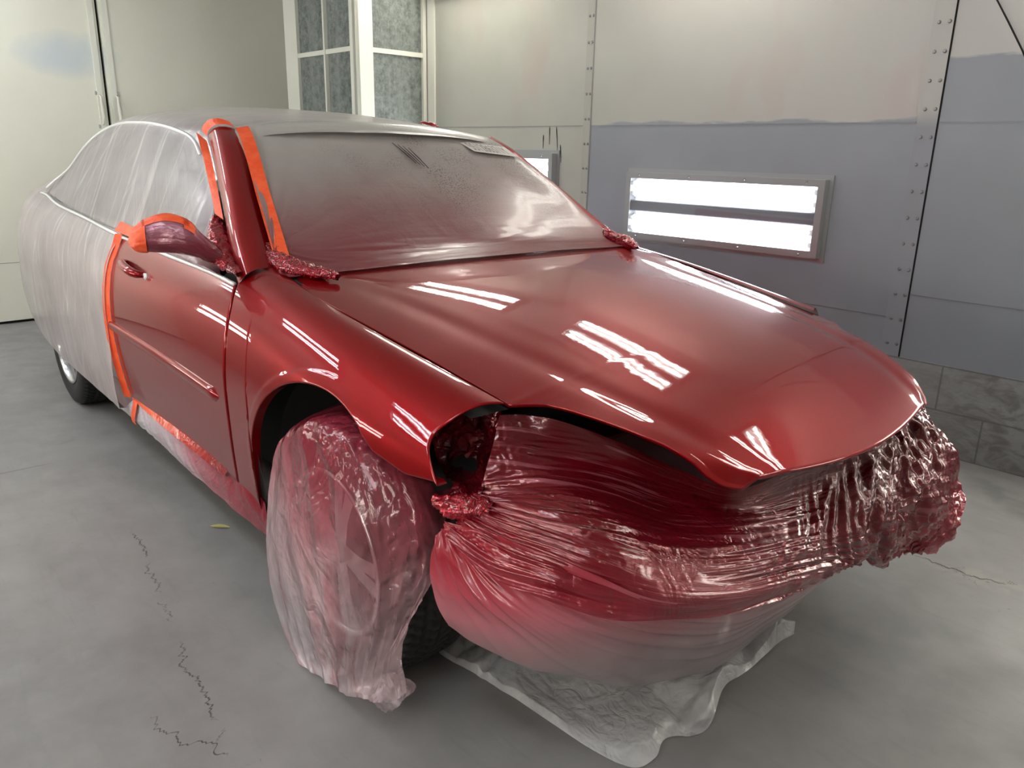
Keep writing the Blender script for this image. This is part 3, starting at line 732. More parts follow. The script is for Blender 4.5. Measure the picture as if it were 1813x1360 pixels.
# ---- dark structure inside so that gaps read black
IN=side_grid(.40,-1.75,.3,9,40,20,.03)
def inner():
    bm=bmesh.new()
    add_box(bm,(-.58,-.60,.30),(.42,.60,.74))          # engine bay mass
    add_box(bm,(-3.9,-.62,.18),(-.45,.62,.60))           # floor pan
    return bm_obj('engine_bay',bm,BLACK,car)
inner()
box('radiator_support',(.42,-.62,.32),(.52,.62,.70),DARKRED,car,bevel=.01)
box('bumper_beam',(.60,-.56,.40),(.70,.56,.53),DARKRED,car,bevel=.02)
for s in (-1,1):
    # inner fender apron and wheel well
    th=np.linspace(.62,PI+.30,40)
    W=np.array([[(.445*math.cos(a),s*y,.352+.445*math.sin(a)) for a in th] for y in np.linspace(.905,.55,6)])
    for i in range(6):
        for j in range(40):
            # stay under the fender skin
            X,z=W[i,j,0],W[i,j,2]
            W[i,j,2]=min(z,.80-.0*X)
    grid('wheel_well',W[1:],BLACK,car)
    box('inner_apron',(-.5,s*.60-.01,.36),(.34,s*.60+.01,.74),BLACK,car)
    grid('gap_backing',np.array([[ (x,s*y,float(c1(list(zip(HX,ZG)),[x])[0])-.022) for y in (.68,.79)] for x in np.linspace(-.5,.425 if s<0 else .33,20)]),BLACK,car)
gb=side_grid(-.40,-.75,.0,11,10,24,.014); grid('door_jamb',gb,BLACK,car)
# ---- wheels
def wheel(x,y,s,steer=0.,label=None):
    w=empty('wheel',(x,y,.335)); w.parent=car; w.rotation_euler=(0,0,steer)
    # lathe profile (radius, axial) outward = s
    prof=[(.215,.095),(.232,.108),(.26,.114),(.295,.112),(.318,.104),(.329,.088),(.334,.06),(.335,0),(.334,-.06),(.329,-.088),(.318,-.104),(.295,-.112),(.26,-.114),(.232,-.108),(.215,-.095)]
    n=288
    ax0=list(np.linspace(.088,-.088,27)); prof=prof[:6]+[(.3345-.004*(abs(a)/.088)**3,a) for a in ax0]+prof[9:]
    P=np.zeros((n+1,len(prof),3))
    for i in range(n+1):
        a=2*PI*i/n
        for j,(r,ax) in enumerate(prof):
            rr=r
            if 6<=j<33:
                kk=j-6; g=(kk in (6,7,13,19,20)) or ((int(i+ (kk if kk<13 else -kk)*.7)%4)==0 and kk not in (12,14))
                if g: rr-=.007
            P[i,j]=(rr*math.cos(a),s*ax,rr*math.sin(a))
    ty=grid('tyre',P,RUB,w)
    rim=[(.215,.095),(.222,.108),(.214,.112),(.205,.104),(.200,.06),(.198,-.02)]
    P=np.array([[(r*math.cos(2*PI*i/64),s*ax,r*math.sin(2*PI*i/64)) for r,ax in rim] for i in range(65)])
    grid('rim',P,SILVER,w)
    for k in range(5):
        for dd in (-.13,.13):
            bm=bmesh.new(); a=2*PI*k/5+dd
            M=Matrix.Rotation(-a,4,'Y')
            vs=[]
            for r,wd,ax,th in ((.03,.022,.088,.03),(.12,.017,.098,.022),(.205,.020,.100,.02)):
                vs.append([bm.verts.new(M@Vector((r,s*(ax+o),q*wd))) for o,q in ((0,-1),(0,1),(-th,1),(-th,-1))])
            for A_,B_ in zip(vs[:-1],vs[1:]):
                for q in range(4): bm.faces.new((A_[q],A_[(q+1)%4],B_[(q+1)%4],B_[q]))
            bm.faces.new(vs[0]); bm.faces.new(vs[-1])
            bmesh.ops.recalc_face_normals(bm,faces=bm.faces)
            bm_obj('spoke',bm,SILVER,w)
    bm=bmesh.new(); bmesh.ops.create_cone(bm,cap_ends=True,segments=24,radius1=.036,radius2=.032,depth=.02,matrix=Matrix.Translation((0,s*.095,0))@Matrix.Rotation(PI/2,4,'X')); bm_obj('hub_cap',bm,SILVER,w)
    bm=bmesh.new(); bmesh.ops.create_cone(bm,cap_ends=True,segments=40,radius1=.15,radius2=.15,depth=.03,matrix=Matrix.Translation((0,s*.0,0))@Matrix.Rotation(PI/2,4,'X')); bm_obj('brake_disc',bm,STEEL2,w)
    return w
wheel(0,-.79,-1,0); wheel(0,.79,1,0); wheel(-2.807,-.79,-1); wheel(-2.807,.79,1)
bm=bmesh.new()
for x in (0,-2.807): bmesh.ops.create_cone(bm,cap_ends=True,segments=12,radius1=.03,radius2=.03,depth=1.5,matrix=Matrix.Translation((x,0,.335))@Matrix.Rotation(PI/2,4,'X'))
bm_obj('axle',bm,BLACK,car)
# ================================================================= MASKING FILMS
FRONT_NET=[
 [(0.440,-0.724,0.783),(0.460,-0.670,0.777),(0.520,-0.628,0.772),(0.580,-0.514,0.719),(0.660,-0.392,0.648),(0.760,-0.296,0.609),(0.800,-0.110,0.635),(0.810,0.119,0.626),(0.790,0.420,0.623),(0.740,0.711,0.589)],
 [(0.460,-0.760,0.728),(0.500,-0.704,0.715),(0.540,-0.627,0.689),(0.600,-0.531,0.658),(0.680,-0.413,0.610),(0.770,-0.306,0.582),(0.800,-0.095,0.574),(0.820,0.116,0.569),(0.820,0.435,0.587),(0.800,0.670,0.554)],
 [(0.480,-0.801,0.670),(0.540,-0.754,0.678),(0.600,-0.701,0.672),(0.660,-0.596,0.633),(0.730,-0.475,0.584),(0.790,-0.332,0.557),(0.820,-0.118,0.523),(0.850,0.071,0.516),(0.870,0.399,0.512),(0.860,0.683,0.498)],
 [(0.500,-0.841,0.649),(0.600,-0.814,0.665),(0.680,-0.778,0.658),(0.760,-0.707,0.633),(0.820,-0.592,0.583),(0.860,-0.435,0.540),(0.880,-0.217,0.494),(0.890,0.028,0.439),(0.910,0.365,0.445),(0.900,0.725,0.379)],
 [(0.510,-0.860,0.642),(0.620,-0.845,0.644),(0.710,-0.813,0.635),(0.800,-0.765,0.612),(0.860,-0.658,0.559),(0.890,-0.494,0.505),(0.900,-0.265,0.451),(0.890,0.079,0.367),(0.900,0.379,0.336),(0.920,0.650,0.338)],
 [(0.510,-0.881,0.624),(0.630,-0.874,0.610),(0.730,-0.845,0.598),(0.810,-0.780,0.565),(0.870,-0.683,0.529),(0.895,-0.516,0.478),(0.900,-0.282,0.423),(0.880,0.077,0.345),(0.880,0.398,0.269),(0.920,0.587,0.285)],
 [(0.500,-0.908,0.586),(0.640,-0.915,0.565),(0.740,-0.873,0.550),(0.820,-0.794,0.518),(0.870,-0.687,0.493),(0.895,-0.510,0.444),(0.890,-0.282,0.397),(0.870,0.055,0.339),(0.860,0.412,0.229),(0.900,0.560,0.217)],
]
SKIRT_NET=[
 [(0.470,-0.886,0.598),(0.580,-0.887,0.624),(0.700,-0.853,0.621),(0.800,-0.794,0.594),(0.865,-0.686,0.535),(0.888,-0.505,0.477),(0.890,-0.276,0.423),(0.870,0.101,0.335)],
 [(0.470,-0.920,0.559),(0.600,-0.910,0.557),(0.710,-0.866,0.544),(0.800,-0.788,0.523),(0.860,-0.674,0.488),(0.880,-0.486,0.433),(0.885,-0.273,0.395),(0.865,0.067,0.332)],
 [(0.475,-0.932,0.509),(0.600,-0.923,0.502),(0.710,-0.871,0.487),(0.790,-0.771,0.445),(0.840,-0.630,0.403),(0.870,-0.449,0.366),(0.875,-0.248,0.358),(0.860,0.034,0.331)],
 [(0.480,-0.922,0.450),(0.600,-0.901,0.444),(0.700,-0.844,0.416),(0.780,-0.739,0.371),(0.820,-0.576,0.322),(0.850,-0.399,0.306),(0.865,-0.224,0.329),(0.855,0.018,0.322)],
 [(0.500,-0.902,0.382),(0.600,-0.872,0.360),(0.690,-0.809,0.337),(0.760,-0.677,0.282),(0.800,-0.502,0.243),(0.835,-0.345,0.255),(0.855,-0.188,0.297),(0.850,0.001,0.315)],
]
HEAD_NET=[
 [(0.375,-0.855,0.750),(0.375,-0.801,0.773),(0.375,-0.733,0.780),(0.380,-0.666,0.779)],
 [(0.350,-0.830,0.705),(0.330,-0.768,0.697),(0.330,-0.696,0.687),(0.400,-0.689,0.719)],
 [(0.370,-0.820,0.670),(0.340,-0.756,0.644),(0.360,-0.720,0.641),(0.440,-0.738,0.685)],
 [(0.430,-0.842,0.654),(0.430,-0.813,0.641),(0.450,-0.799,0.639),(0.490,-0.801,0.659)],
 [(0.470,-0.886,0.647),(0.490,-0.870,0.646),(0.500,-0.852,0.642),(0.510,-0.838,0.649)],
 [(0.480,-0.910,0.634),(0.500,-0.894,0.630),(0.510,-0.881,0.625),(0.520,-0.865,0.635)],
]
WHEELBAG_NET=[
 [(-.25,-.80,.60),(-.12,-.78,.68),(.02,-.78,.70),(.12,-.76,.68),(.24,-.74,.62),(.30,-.70,.57),(.32,-.66,.53)],
 [(-0.192,-0.93,0.587),(-0.101,-0.93,0.648),(0.014,-0.93,0.692),(0.10,-0.90,0.69),(0.215,-0.87,0.648),(0.29,-0.82,0.60),(0.30,-0.76,0.56)],
 [(-0.270,-0.930,0.463),(-0.070,-0.955,0.545),(0.107,-0.955,0.591),(0.215,-0.930,0.587),(0.289,-0.890,0.575),(0.323,-0.840,0.553),(0.325,-0.780,0.526)],
 [(-0.291,-0.945,0.308),(-0.031,-0.975,0.413),(0.172,-0.975,0.474),(0.269,-0.945,0.490),(0.319,-0.900,0.489),(0.347,-0.850,0.491),(0.335,-0.800,0.476)],
 [(-0.287,-0.950,0.171),(-0.016,-0.980,0.281),(0.183,-0.980,0.343),(0.277,-0.950,0.362),(0.311,-0.910,0.363),(0.346,-0.870,0.386),(0.360,-0.840,0.406)],
 [(-0.267,-0.940,0.041),(-0.001,-0.975,0.157),(0.185,-0.975,0.223),(0.263,-0.950,0.246),(0.299,-0.920,0.260),(0.319,-0.890,0.287),(0.345,-0.870,0.335)],
 [(-0.159,-0.960,0.006),(-0.002,-0.965,0.052),(0.158,-0.970,0.104),(0.234,-0.960,0.121),(0.289,-0.950,0.148),(0.319,-0.930,0.194),(0.341,-0.910,0.256)],
 [(-0.062,-0.977,0.006),(0.034,-0.970,0.016),(0.172,-0.980,0.057),(0.267,-0.980,0.102),(0.354,-0.990,0.148),(0.364,-0.950,0.141),(0.384,-0.930,0.166)],
]
TAIL_NET=[
 [(0.173,-0.950,0.052),(0.248,-0.930,0.122),(0.287,-0.900,0.146)],
 [(0.240,-0.950,0.072),(0.259,-0.900,0.075),(0.371,-0.900,0.159)],
 [(0.320,-0.950,0.086),(0.295,-0.900,0.057),(0.338,-0.900,0.111)],
]
SILL_NET=[
 [(-1.645,-0.888,0.320),(-1.242,-0.890,0.331),(-0.902,-0.890,0.338),(-0.662,-0.890,0.339),(-0.526,-0.888,0.334),(-0.429,-0.885,0.308)],
 [(-1.687,-0.900,0.297),(-1.253,-0.905,0.305),(-0.922,-0.905,0.302),(-0.692,-0.900,0.293),(-0.518,-0.900,0.290),(-0.423,-0.885,0.246)],
 [(-1.765,-0.905,0.253),(-1.330,-0.910,0.256),(-1.003,-0.910,0.248),(-0.760,-0.905,0.247),(-0.560,-0.900,0.245),(-0.440,-0.880,0.214)],
 [(-1.877,-0.900,0.222),(-1.496,-0.900,0.222),(-1.140,-0.900,0.210),(-0.831,-0.900,0.209),(-0.598,-0.900,0.207),(-0.455,-0.875,0.187)],
]
def netgrid(N,nu,nv):
    N=np.array(N,float); r=N.shape[0]; c=N.shape[1]
    A=cubic(np.arange(r),N,np.linspace(0,r-1,nu)); A=np.swapaxes(cubic(np.arange(c),np.swapaxes(A,0,1),np.linspace(0,c-1,nv)),0,1); return A
# ---- film materials
def lerp3(t,v,a,b,c0,c1_): return t.mix(t.rng(v,a,b),c0,c1_)
def streaks(t,p,fx,fz,rot,seed,lo,hi,dist=.5):
    q=t.map(p,(1,0,1),(seed,0,0),(0,rot,0)); q=t.map(q,(fx,1,fz)); return t.rng(t.noise(q,1.,4,.6,dist),lo,hi)
def cabin_col(t,p):
    X=t.xyz(p); n1=t.noise(p,1.7,4)
    col=t.mix(t.rng(n1,.3,.7),(.56,.50,.505),(.68,.61,.62))
    for fx,fz,rot,seed,k in ((30,1.3,.12,0,.8),(26,1.5,-.45,3,.7),(44,2.,.6,7,.7)):
        msk=t.rng(t.noise(t.map(p,(1,1,1),(seed,seed,0)),1.9,2),.48,.62)
        col=t.mix(t.math('MULTIPLY',t.math('MULTIPLY',streaks(t,p,fx,fz,rot,seed,.615,.66),msk),k),col,(.95,.94,.95))  # white streaks put wrinkle highlights into the film colour
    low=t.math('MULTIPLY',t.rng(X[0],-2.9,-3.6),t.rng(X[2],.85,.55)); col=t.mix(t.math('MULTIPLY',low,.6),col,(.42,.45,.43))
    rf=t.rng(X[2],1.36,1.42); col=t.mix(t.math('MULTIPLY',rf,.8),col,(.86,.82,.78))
    red=t.math('MULTIPLY',t.rng(X[0],-1.7,-.7),t.rng(X[2],1.2,.98)); col=t.mix(t.math('MULTIPLY',red,.75),col,(.34,.05,.06))
    return col
def cabin_alpha(t,p):
    X=t.xyz(p); a=t.rng(t.noise(p,2.6,4),.35,.65,-.08,.14); a=t.math('ADD',a,t.math('MULTIPLY',streaks(t,p,24,1.2,.3,5,.56,.66),.28))
    win=t.math('MULTIPLY',t.rng(X[2],.98,1.02),t.rng(X[2],1.41,1.38)); base=t.math('SUBTRACT',.84,t.math('MULTIPLY',win,.26))
    return t.math('ADD',base,a,True)
CABIN=m_film('sheet_film_cabin',cabin_col,cabin_alpha,streak=(20,1.5),bumpd=.003,rough=.24,trans=.3,crinkle=5,cr_amt=.002,cstr=.25,coat=.2)
def ws_col(t,p):
    X=t.xyz(p); n=t.noise(p,3.2,4)
    h=t.math('ADD',X[2],t.math('MULTIPLY',t.math('SUBTRACT',n,.5),.14)); h=t.math('SUBTRACT',h,t.math('MULTIPLY',X[1],.03))
    col=t.ramp(t.rng(h,.95,1.42),[(0,(.22,.008,.014)),(.14,(.20,.034,.042)),(.36,(.24,.115,.118)),(.62,(.34,.285,.278)),(1,(.50,.49,.455))])
    sp=t.noise(p,170,2,.5); msk=t.math('MULTIPLY',t.rng(t.noise(p,4,2),.42,.58),t.rng(X[1],-.4,.1))
    col=t.mix(t.math('MULTIPLY',t.rng(sp,.52,.62,0,.75),msk),col,(.07,.012,.015))
    return col
WSF=m_film('sheet_film_windshield',ws_col,lambda t,p:.93,streak=(26,3),bumpd=.002,rough=.33,trans=.12,crinkle=7,cr_amt=.0015,cstr=.3,coat=.25)
def front_col(t,p):
    X=t.xyz(p); n=t.noise(p,5,4)
    h=t.math('ADD',X[2],t.math('MULTIPLY',t.math('SUBTRACT',n,.5),.16)); h=t.math('ADD',h,t.math('MULTIPLY',t.rng(X[1],-.75,.15,-.14,.12),1.))
    h=t.math('ADD',h,t.math('MULTIPLY',t.rng(X[1],.35,.8),-.12))
    col=t.ramp(t.rng(h,.12,.66),[(0,(.48,.26,.28)),(.22,(.46,.11,.135)),(.42,(.36,.03,.05)),(.66,(.20,.004,.012)),(1,(.10,.0015,.005))])
    st=t.noise(t.map(t.uv(),(60,2.2,1)),1.,4,.6,.4); m=t.rng(t.noise(p,3.,3),.42,.60); return t.mix(t.math('MULTIPLY',t.rng(st,.54,.63,0,.42),m),col,(.62,.20,.25))  # pink streaks paint the sheen along the wrinkles
def front_alpha(t,p):
    X=t.xyz(p); h=t.math('ADD',X[2],t.math('MULTIPLY',X[1],.2)); return t.rng(h,.2,.45,.85,.985)
FRONT=m_film('sheet_film_front',front_col,front_alpha,streak=(75,2.5),bumpd=.0035,rough=.16,trans=.10,crinkle=8,cr_amt=.004,metal=.25,coat=.6,cstr=.6)
def skirt_col(t,p):
    X=t.xyz(p); n=t.noise(p,4,4); h=t.math('ADD',X[2],t.math('MULTIPLY',t.math('SUBTRACT',n,.5),.14)); h=t.math('SUBTRACT',h,t.math('MULTIPLY',t.rng(X[1],-.75,-.95),-.12))
    h=t.math('ADD',h,t.math('MULTIPLY',t.rng(X[1],-.6,.1),.10))
    return t.ramp(t.rng(h,.3,.66),[(0,(.44,.36,.375)),(.3,(.46,.30,.32)),(.6,(.62,.20,.24)),(.85,(.50,.07,.10)),(1,(.34,.02,.035))])
def skirt_alpha(t,p):
    X=t.xyz(p); return t.rng(X[2],.3,.55,.74,.93)
SKIRT=m_film('sheet_film_skirt',skirt_col,skirt_alpha,streak=(4,20),bumpd=.002,rough=.25,trans=.25,crinkle=6,cr_amt=.003,cstr=.35,coat=.3)
def bag_col(t,p):
    X=t.xyz(p); n=t.noise(p,6,4); h=t.math('ADD',X[2],t.math('MULTIPLY',t.math('SUBTRACT',n,.5),.25))
    col=t.ramp(t.rng(h,.05,.66),[(0,(.74,.63,.67)),(.4,(.72,.47,.51)),(.7,(.50,.14,.17)),(1,(.40,.04,.07))])
    st=t.noise(t.map(t.uv(),(2.2,9,1)),1.,4,.6,.6); return t.mix(t.rng(st,.5,.62,0,.5),col,(.44,.06,.09))
def bag_alpha(t,p):
    X=t.xyz(p); a=t.rng(X[0],.10,.27,.80,.46); st=t.noise(t.map(t.uv(),(2,9,1),(5,0,0)),1.,4,.6,.6); return t.math('ADD',a,t.rng(st,.45,.65,-.08,.2),True)
BAG=m_film('sheet_film_wheel',bag_col,bag_alpha,streak=(3,9),bumpd=.004,rough=.10,trans=.3,crinkle=6,cr_amt=.009,cstr=.8,coat=.9)
def sill_col(t,p):
    X=t.xyz(p); n=t.noise(p,7,4); h=t.math('ADD',X[0],t.math('MULTIPLY',t.math('SUBTRACT',n,.5),.5)); h=t.math('ADD',h,t.math('MULTIPLY',t.math('SUBTRACT',X[2],.25),2.2))
    return t.ramp(t.rng(h,-1.5,-.5),[(0,(.70,.64,.70)),(.35,(.66,.50,.56)),(.6,(.50,.14,.18)),(1,(.28,.015,.03))])
SILL=m_film('sheet_film_sill',sill_col,lambda t,p:.95,streak=(6,30),bumpd=.004,rough=.25,trans=.2,crinkle=20,cr_amt=.005,cstr=.5,coat=.3)
FOIL=m_film('sheet_film_red_foil',lambda t,p:t.mix(t.rng(t.noise(p,20,3),.3,.7),(.26,.003,.012),(.5,.015,.035)),lambda t,p:.985,streak=(10,10),bumpd=.003,rough=.10,trans=.04,crinkle=34,cr_amt=.010,metal=.55,coat=.8)
FOILD=m_film('sheet_film_dark_foil',lambda t,p:t.mix(t.rng(t.noise(p,12,3),.4,.62),(.02,.001,.003),(.22,.006,.015)),lambda t,p:.99,streak=(8,8),bumpd=.003,rough=.12,trans=.02,crinkle=20,cr_amt=.014,metal=.4,coat=.7)
DROP=m_film('sheet_film_floor',lambda t,p:t.mix(t.rng(t.noise(p,8,4),.35,.65),(.62,.62,.64),(.82,.815,.83)),lambda t,p:t.rng(t.noise(p,6,3),.35,.65,.72,.97),streak=(8,8),bumpd=.002,rough=.22,trans=.3,crinkle=10,cr_amt=.006,coat=.4,cstr=.7)
# ---- cabin sheet: section q 0..6 over the greenhouse, 6..14 down the body side to the hem
QT=np.arange(0,15.)
HEM=[(-1.68,.272),(-2.1,.276),(-2.4,.280),(-2.75,.292),(-3.04,.315),(-3.3,.36),(-3.6,.40),(-4.08,.43)]
def cabin_section(X):
    Xc=min(max(X,-4.08),-.60)
    c=cubic(GX,GV,[max(min(Xc,-1.13),-4.08)])[0].copy()
    if Xc>-1.13:
        k=(Xc+1.13); c[:,1]-=k*.5
    s=cubic(SX,SVa,[Xc])[0]
    pts=[]
    for g in range(7): pts.append((c[g,0]+(.010 if g>2 else 0),c[g,1]+.014))
    if Xc>-1.13: pts[6]=(s[3,0]+.012,s[3,1]+.01)
    hz=float(cubic([h[0] for h in HEM],[h[1] for h in HEM],[min(Xc,-1.68)])[0])
    side=[(s[w][0]+.018,s[w][1]) for w in (4,5,6,7,8)]
    ym=s[8][0]+.022
    zz=s[8][1]
    side+=[(ym,zz-(zz-hz)*.4),(ym-.004,zz-(zz-hz)*.75),(ym-.012,hz)]
    return np.array(pts+side)
_cc={}
def CS(X,q):
    k=round(X,3)
    if k not in _cc: _cc[k]=cabin_section(X)
    y,z=cubic(QT,_cc[k],[q])[0]; return np.array([X,-y,z])
cabin=empty('plastic_sheet',(0,0,0),'large translucent plastic sheet draped over the roof, windows and rear of the car','plastic sheet')
def qfront(q):
    if q<3.2: return -1.16-.09*max(0,1-(q/3.)**2)*1.
    if q<6.0: return float(np.interp(q,[3.2,3.6,4,5,5.98],[-1.20,-1.30,-1.20,-.98,-.68]))
    return -1.695
def cabin_side(q0,q1,n,m,seed):
    P=np.zeros((n,m,3)); qs=np.linspace(q0,q1,m)
    for j,q in enumerate(qs):
        xf=qfront(q)
        for i,t in enumerate(np.linspace(0,1,n)):
            P[i,j]=CS(xf+(-4.08-xf)*t,q)
    return P
PA=cabin_side(0,6.0,240,90,1); PB=cabin_side(6.0,14,240,110,2)
def fan(P,amp,fx,fy,seed):
    N=normals(P); n,m=P.shape[:2]; D=np.zeros((n,m))
    for i in range(n):
        for j in range(m):
            x,y,z=P[i,j]; a=x*1.0+ (z-.9)*.35
            q=noise.noise(Vector((a*fx,z*fy,seed))); q2=noise.noise(Vector((a*fx*2.3,z*fy*1.4,seed+4)))
            w=.5+noise.noise(Vector((x*1.6,z*2.,seed+9)))
            D[i,j]=((.4-abs(q)*1.6)+.5*(.4-abs(q2)*1.6))*max(0,w)
    return P+N*(D*amp)[:,:,None]
fa=fan(PA,-.0022,7,.9,3.); fb=fan(PB,-.0045,6,.8,5.)
# keep the centre line continuous
fa[:,:6]=PA[:,:6]*np.linspace(1,0,6)[None,:,None]+fa[:,:6]*np.linspace(0,1,6)[None,:,None]
roofp=np.concatenate([(fa*[1,-1,1])[:,:0:-1],fa],1)
grid('roof_panel',roofp,CABIN,cabin)
grid('side_panel',fb,CABIN,cabin); grid('side_panel',fb*[1,-1,1],CABIN,cabin,flip=True)
rearp=np.array([[ (p[0]-.09*(1-(k/10)**2),p[1]*(k/10)*-1*-1,p[2]) for k in range(-10,11)] for p in fb[-1]])
grid('rear_panel',rearp,CABIN,cabin)
dk=np.array([[ (PA[-1,0,0]-.09*v*(1-abs(k/10)**2),PA[-1,-1,1]*(k/10),PA[-1,int(abs(k/10)*89),2]*(1-v)+fb[-1,0,2]*v) for k in range(-10,11)] for v in np.linspace(0,1,6)])
grid('rear_panel',dk,CABIN,cabin)
# windshield film, running from the roof header down over the cowl to the hood's rear edge
def wsfilm(n=150,m=200):
    def rt(ys,q0,dx,dz): 
        out=[]
        for yy,q in ys:
            xf=qfront(q)+dx; c_=CS(xf,q); out.append((xf,-c_[1],c_[2]+dz))
        return out
    qs=[(0,0.),(.2,.7),(.4,1.45),(.55,2.5),(.59,3.0)]
    T00=np.array(rt(qs,0,-.05,.0035)); T=np.array(rt(qs,0,.0,.004))
    M1=np.array([(-1.03,0,1.262),(-1.02,.22,1.259),(-.985,.44,1.245),(-.915,.61,1.218),(-.885,.655,1.200)])
    M2=np.array([(-.81,0,1.120),(-.80,.24,1.117),(-.765,.47,1.102),(-.705,.66,1.076),(-.68,.705,1.058)])
    Bt=np.array([(-.63,0,1.008),(-.62,.25,1.006),(-.605,.5,.999),(-.575,.70,.986),(-.56,.742,.980)])
    B2=np.array([(-.53,0,.984),(-.525,.25,.982),(-.52,.5,.975),(-.50,.70,.966),(-.495,.760,.962)])
    B3=np.array([(-.425,0,.973),(-.43,.25,.972),(-.435,.5,.966),(-.445,.68,.962),(-.452,.752,.959)])
    us=np.linspace(-1,1,m); rows=[]
    for v in np.linspace(-.25,5,n):
        K=cubic([-.25,0,1,2,3,4,5],np.array([T00,T,M1,M2,Bt,B2,B3]),[v])[0]
        q=cubic(np.linspace(0,1,5),K,np.abs(us)); q[:,1]*=np.sign(us)*-1; rows.append(q)
    P=np.array(rows); N=normals(P)
    for i in range(n):
        for j in range(m):
            x,y,z=P[i,j]
            d=Vector((x+.62,y+.72)); r=math.hypot(d.x,d.y); th=math.atan2(d.x,d.y)
            k=noise.noise(Vector((th*9,r*1.2,2.)))
            a=.007*math.exp(-r*2.4)*(.3-abs(k)*1.8)
            k2=noise.noise(Vector((x*30,y*3,5.))); a+=.0025*(.2-abs(k2))*max(0,min(1,(x+.75)*6))
            a+=.001*noise.noise(Vector((x*6,y*6,1.)))
            edge=min(1,i/6,(n-1-i)/5+.0)
            P[i,j]+=N[i,j]*a*edge
    return P
grid('windshield_panel',wsfilm(),WSF,cabin)
# ---- orange tape
def ribbon(name,A,Bq,mat,parent,k=4,n=40,lift=0.,seed=0):
    A=np.array(A,float);Bq=np.array(Bq,float)
    a=cubic(np.arange(len(A)),A,np.linspace(0,len(A)-1,n)); b=cubic(np.arange(len(Bq)),Bq,np.linspace(0,len(Bq)-1,n))
    P=np.array([[a[i]*(1-j/(k-1))+b[i]*(j/(k-1)) for j in range(k)] for i in range(n)])
    N=normals(P)
    for i in range(n):
        for j in range(k): P[i,j]+=N[i,j]*.0015*noise.noise(Vector((i*.35,j*.9,seed)))+Vector((lift*.6,-lift*.6,lift*.4))
    return grid(name,P,mat,parent)
o_=PL[:,-1]; i_=PL[:,0]
sel=list(range(13,40,3))
ribbon('masking_tape',[o_[k]+[.004,-.006,.004] for k in sel],[o_[k]+[-.060,-.002-.016*(k/40),.012+.02*(k/40)] for k in sel],TAPE,cabin,seed=1,lift=.004)
sel=list(range(1,40,3))
ribbon('masking_tape',[i_[k]+[.014,-.008,.014] for k in sel],[i_[k]+[.020,.036,.022] for k in sel],TAPE,cabin,seed=2,lift=.002)
ribbon('masking_tape',[PL[39,j]+[.004,-.002,.006] for j in range(0,17,2)],[PL[39,j]+[-.045,.0,.026] for j in range(0,17,2)],TAPE,cabin,seed=3,lift=.004)
# door shut-line tape
dl=[(-1.70,z) for z in (.975,.93,.86,.78,.70,.60,.50,.42,.36,.318)]
def ytape(x,z,o=.006): return side_y(x,z)-o
ribbon('masking_tape',[(x+.022,ytape(x,z),z) for x,z in dl],[(x-.012,ytape(x,z,.024),z) for x,z in dl],TAPE,cabin,n=80,seed=4)
ribbon('masking_tape',[(-1.73,-.872,.985),(-1.60,-.868,.978),(-1.45,-.866,.972),(-1.33,-.865,.966)],[(-1.71,-.850,1.022),(-1.60,-.846,1.012),(-1.45,-.846,1.005),(-1.33,-.846,.998)],TAPE,cabin,n=20,seed=5)
# ---- crumpled film at cowl corners, pillar foot
def blob(name,pts,r,mat,parent,seed,n=110,m=44,amp=.02,scale=28,squash=(1,1,1)):
    pts=np.array(pts,float); c=cubic(np.arange(len(pts)),pts,np.linspace(0,len(pts)-1,n)); rr=cubic(np.arange(len(r)),np.array(r,float),np.linspace(0,len(r)-1,n))
    P=np.zeros((n,m,3))
    for i in range(n):
        d=c[min(i+1,n-1)]-c[max(i-1,0)]; d/=np.linalg.norm(d); a=np.cross(d,[0,0,1]); a/=np.linalg.norm(a); b=np.cross(a,d)
        for j in range(m):
            t=2*PI*j/(m-1); P[i,j]=c[i]+(a*math.cos(t)+b*math.sin(t)*.7)*rr[i]*np.array(squash)
    P=facet(P,amp*.9,scale*1.3,seed,2); P[:,-1]=P[:,0]
    return grid(name,P,mat,parent)
for s in (1,-1):
    blob('crumpled_corner',[(-.70,-s*.705,1.03),(-.60,-s*.722,.992),(-.50,-s*.715,.975),(-.42,-s*.675,.970),(-.37,-s*.65,.962)],[.012,.026,.032,.022,.008],FOIL,cabin,3+s)
blob('crumpled_foot',[(-.60,-.842,.955),(-.72,-.835,.985),(-.84,-.80,1.035),(-.95,-.765,1.09)],[.010,.028,.034,.012],FOIL,cabin,9)
# ---- wrapped mirror
mir=empty('mirror_wrap',(-.80,-.93,1.03),'door mirror wrapped in red-tinted plastic film and orange tape','mirror')
def M_(p): return (p[0]+.80,p[1]+.93,p[2]-1.03)
mpts=[(-.72,-.835,.985),(-.745,-.87,1.005),(-.775,-.915,1.040),(-.80,-.965,1.052),(-.825,-1.01,1.048),(-.842,-1.045,1.040),(-.85,-1.062,1.036)]
mr=[.020,.042,.062,.066,.056,.036,.006]
mp=np.array([M_(p) for p in mpts]); n=90;m=48
c=cubic(np.arange(7),mp,np.linspace(0,6,n)); rr=cubic(np.arange(7),np.array(mr),np.linspace(0,6,n)); P=np.zeros((n,m,3))
for i in range(n):
    d=np.array([-.35,-1,.15])/1.07; a=np.array([1,-.35,0]); a/=np.linalg.norm(a); b=np.array([0,0,1.])
    for j in range(m):
        t=2*PI*j/(m-1); ct,st=math.cos(t),math.sin(t)
        P[i,j]=c[i]+(a*np.sign(ct)*abs(ct)**.85*rr[i]*.85+b*np.sign(st)*abs(st)**.85*rr[i]*(.95 if st>0 else .72))
P=np.array(P); N=normals(P)
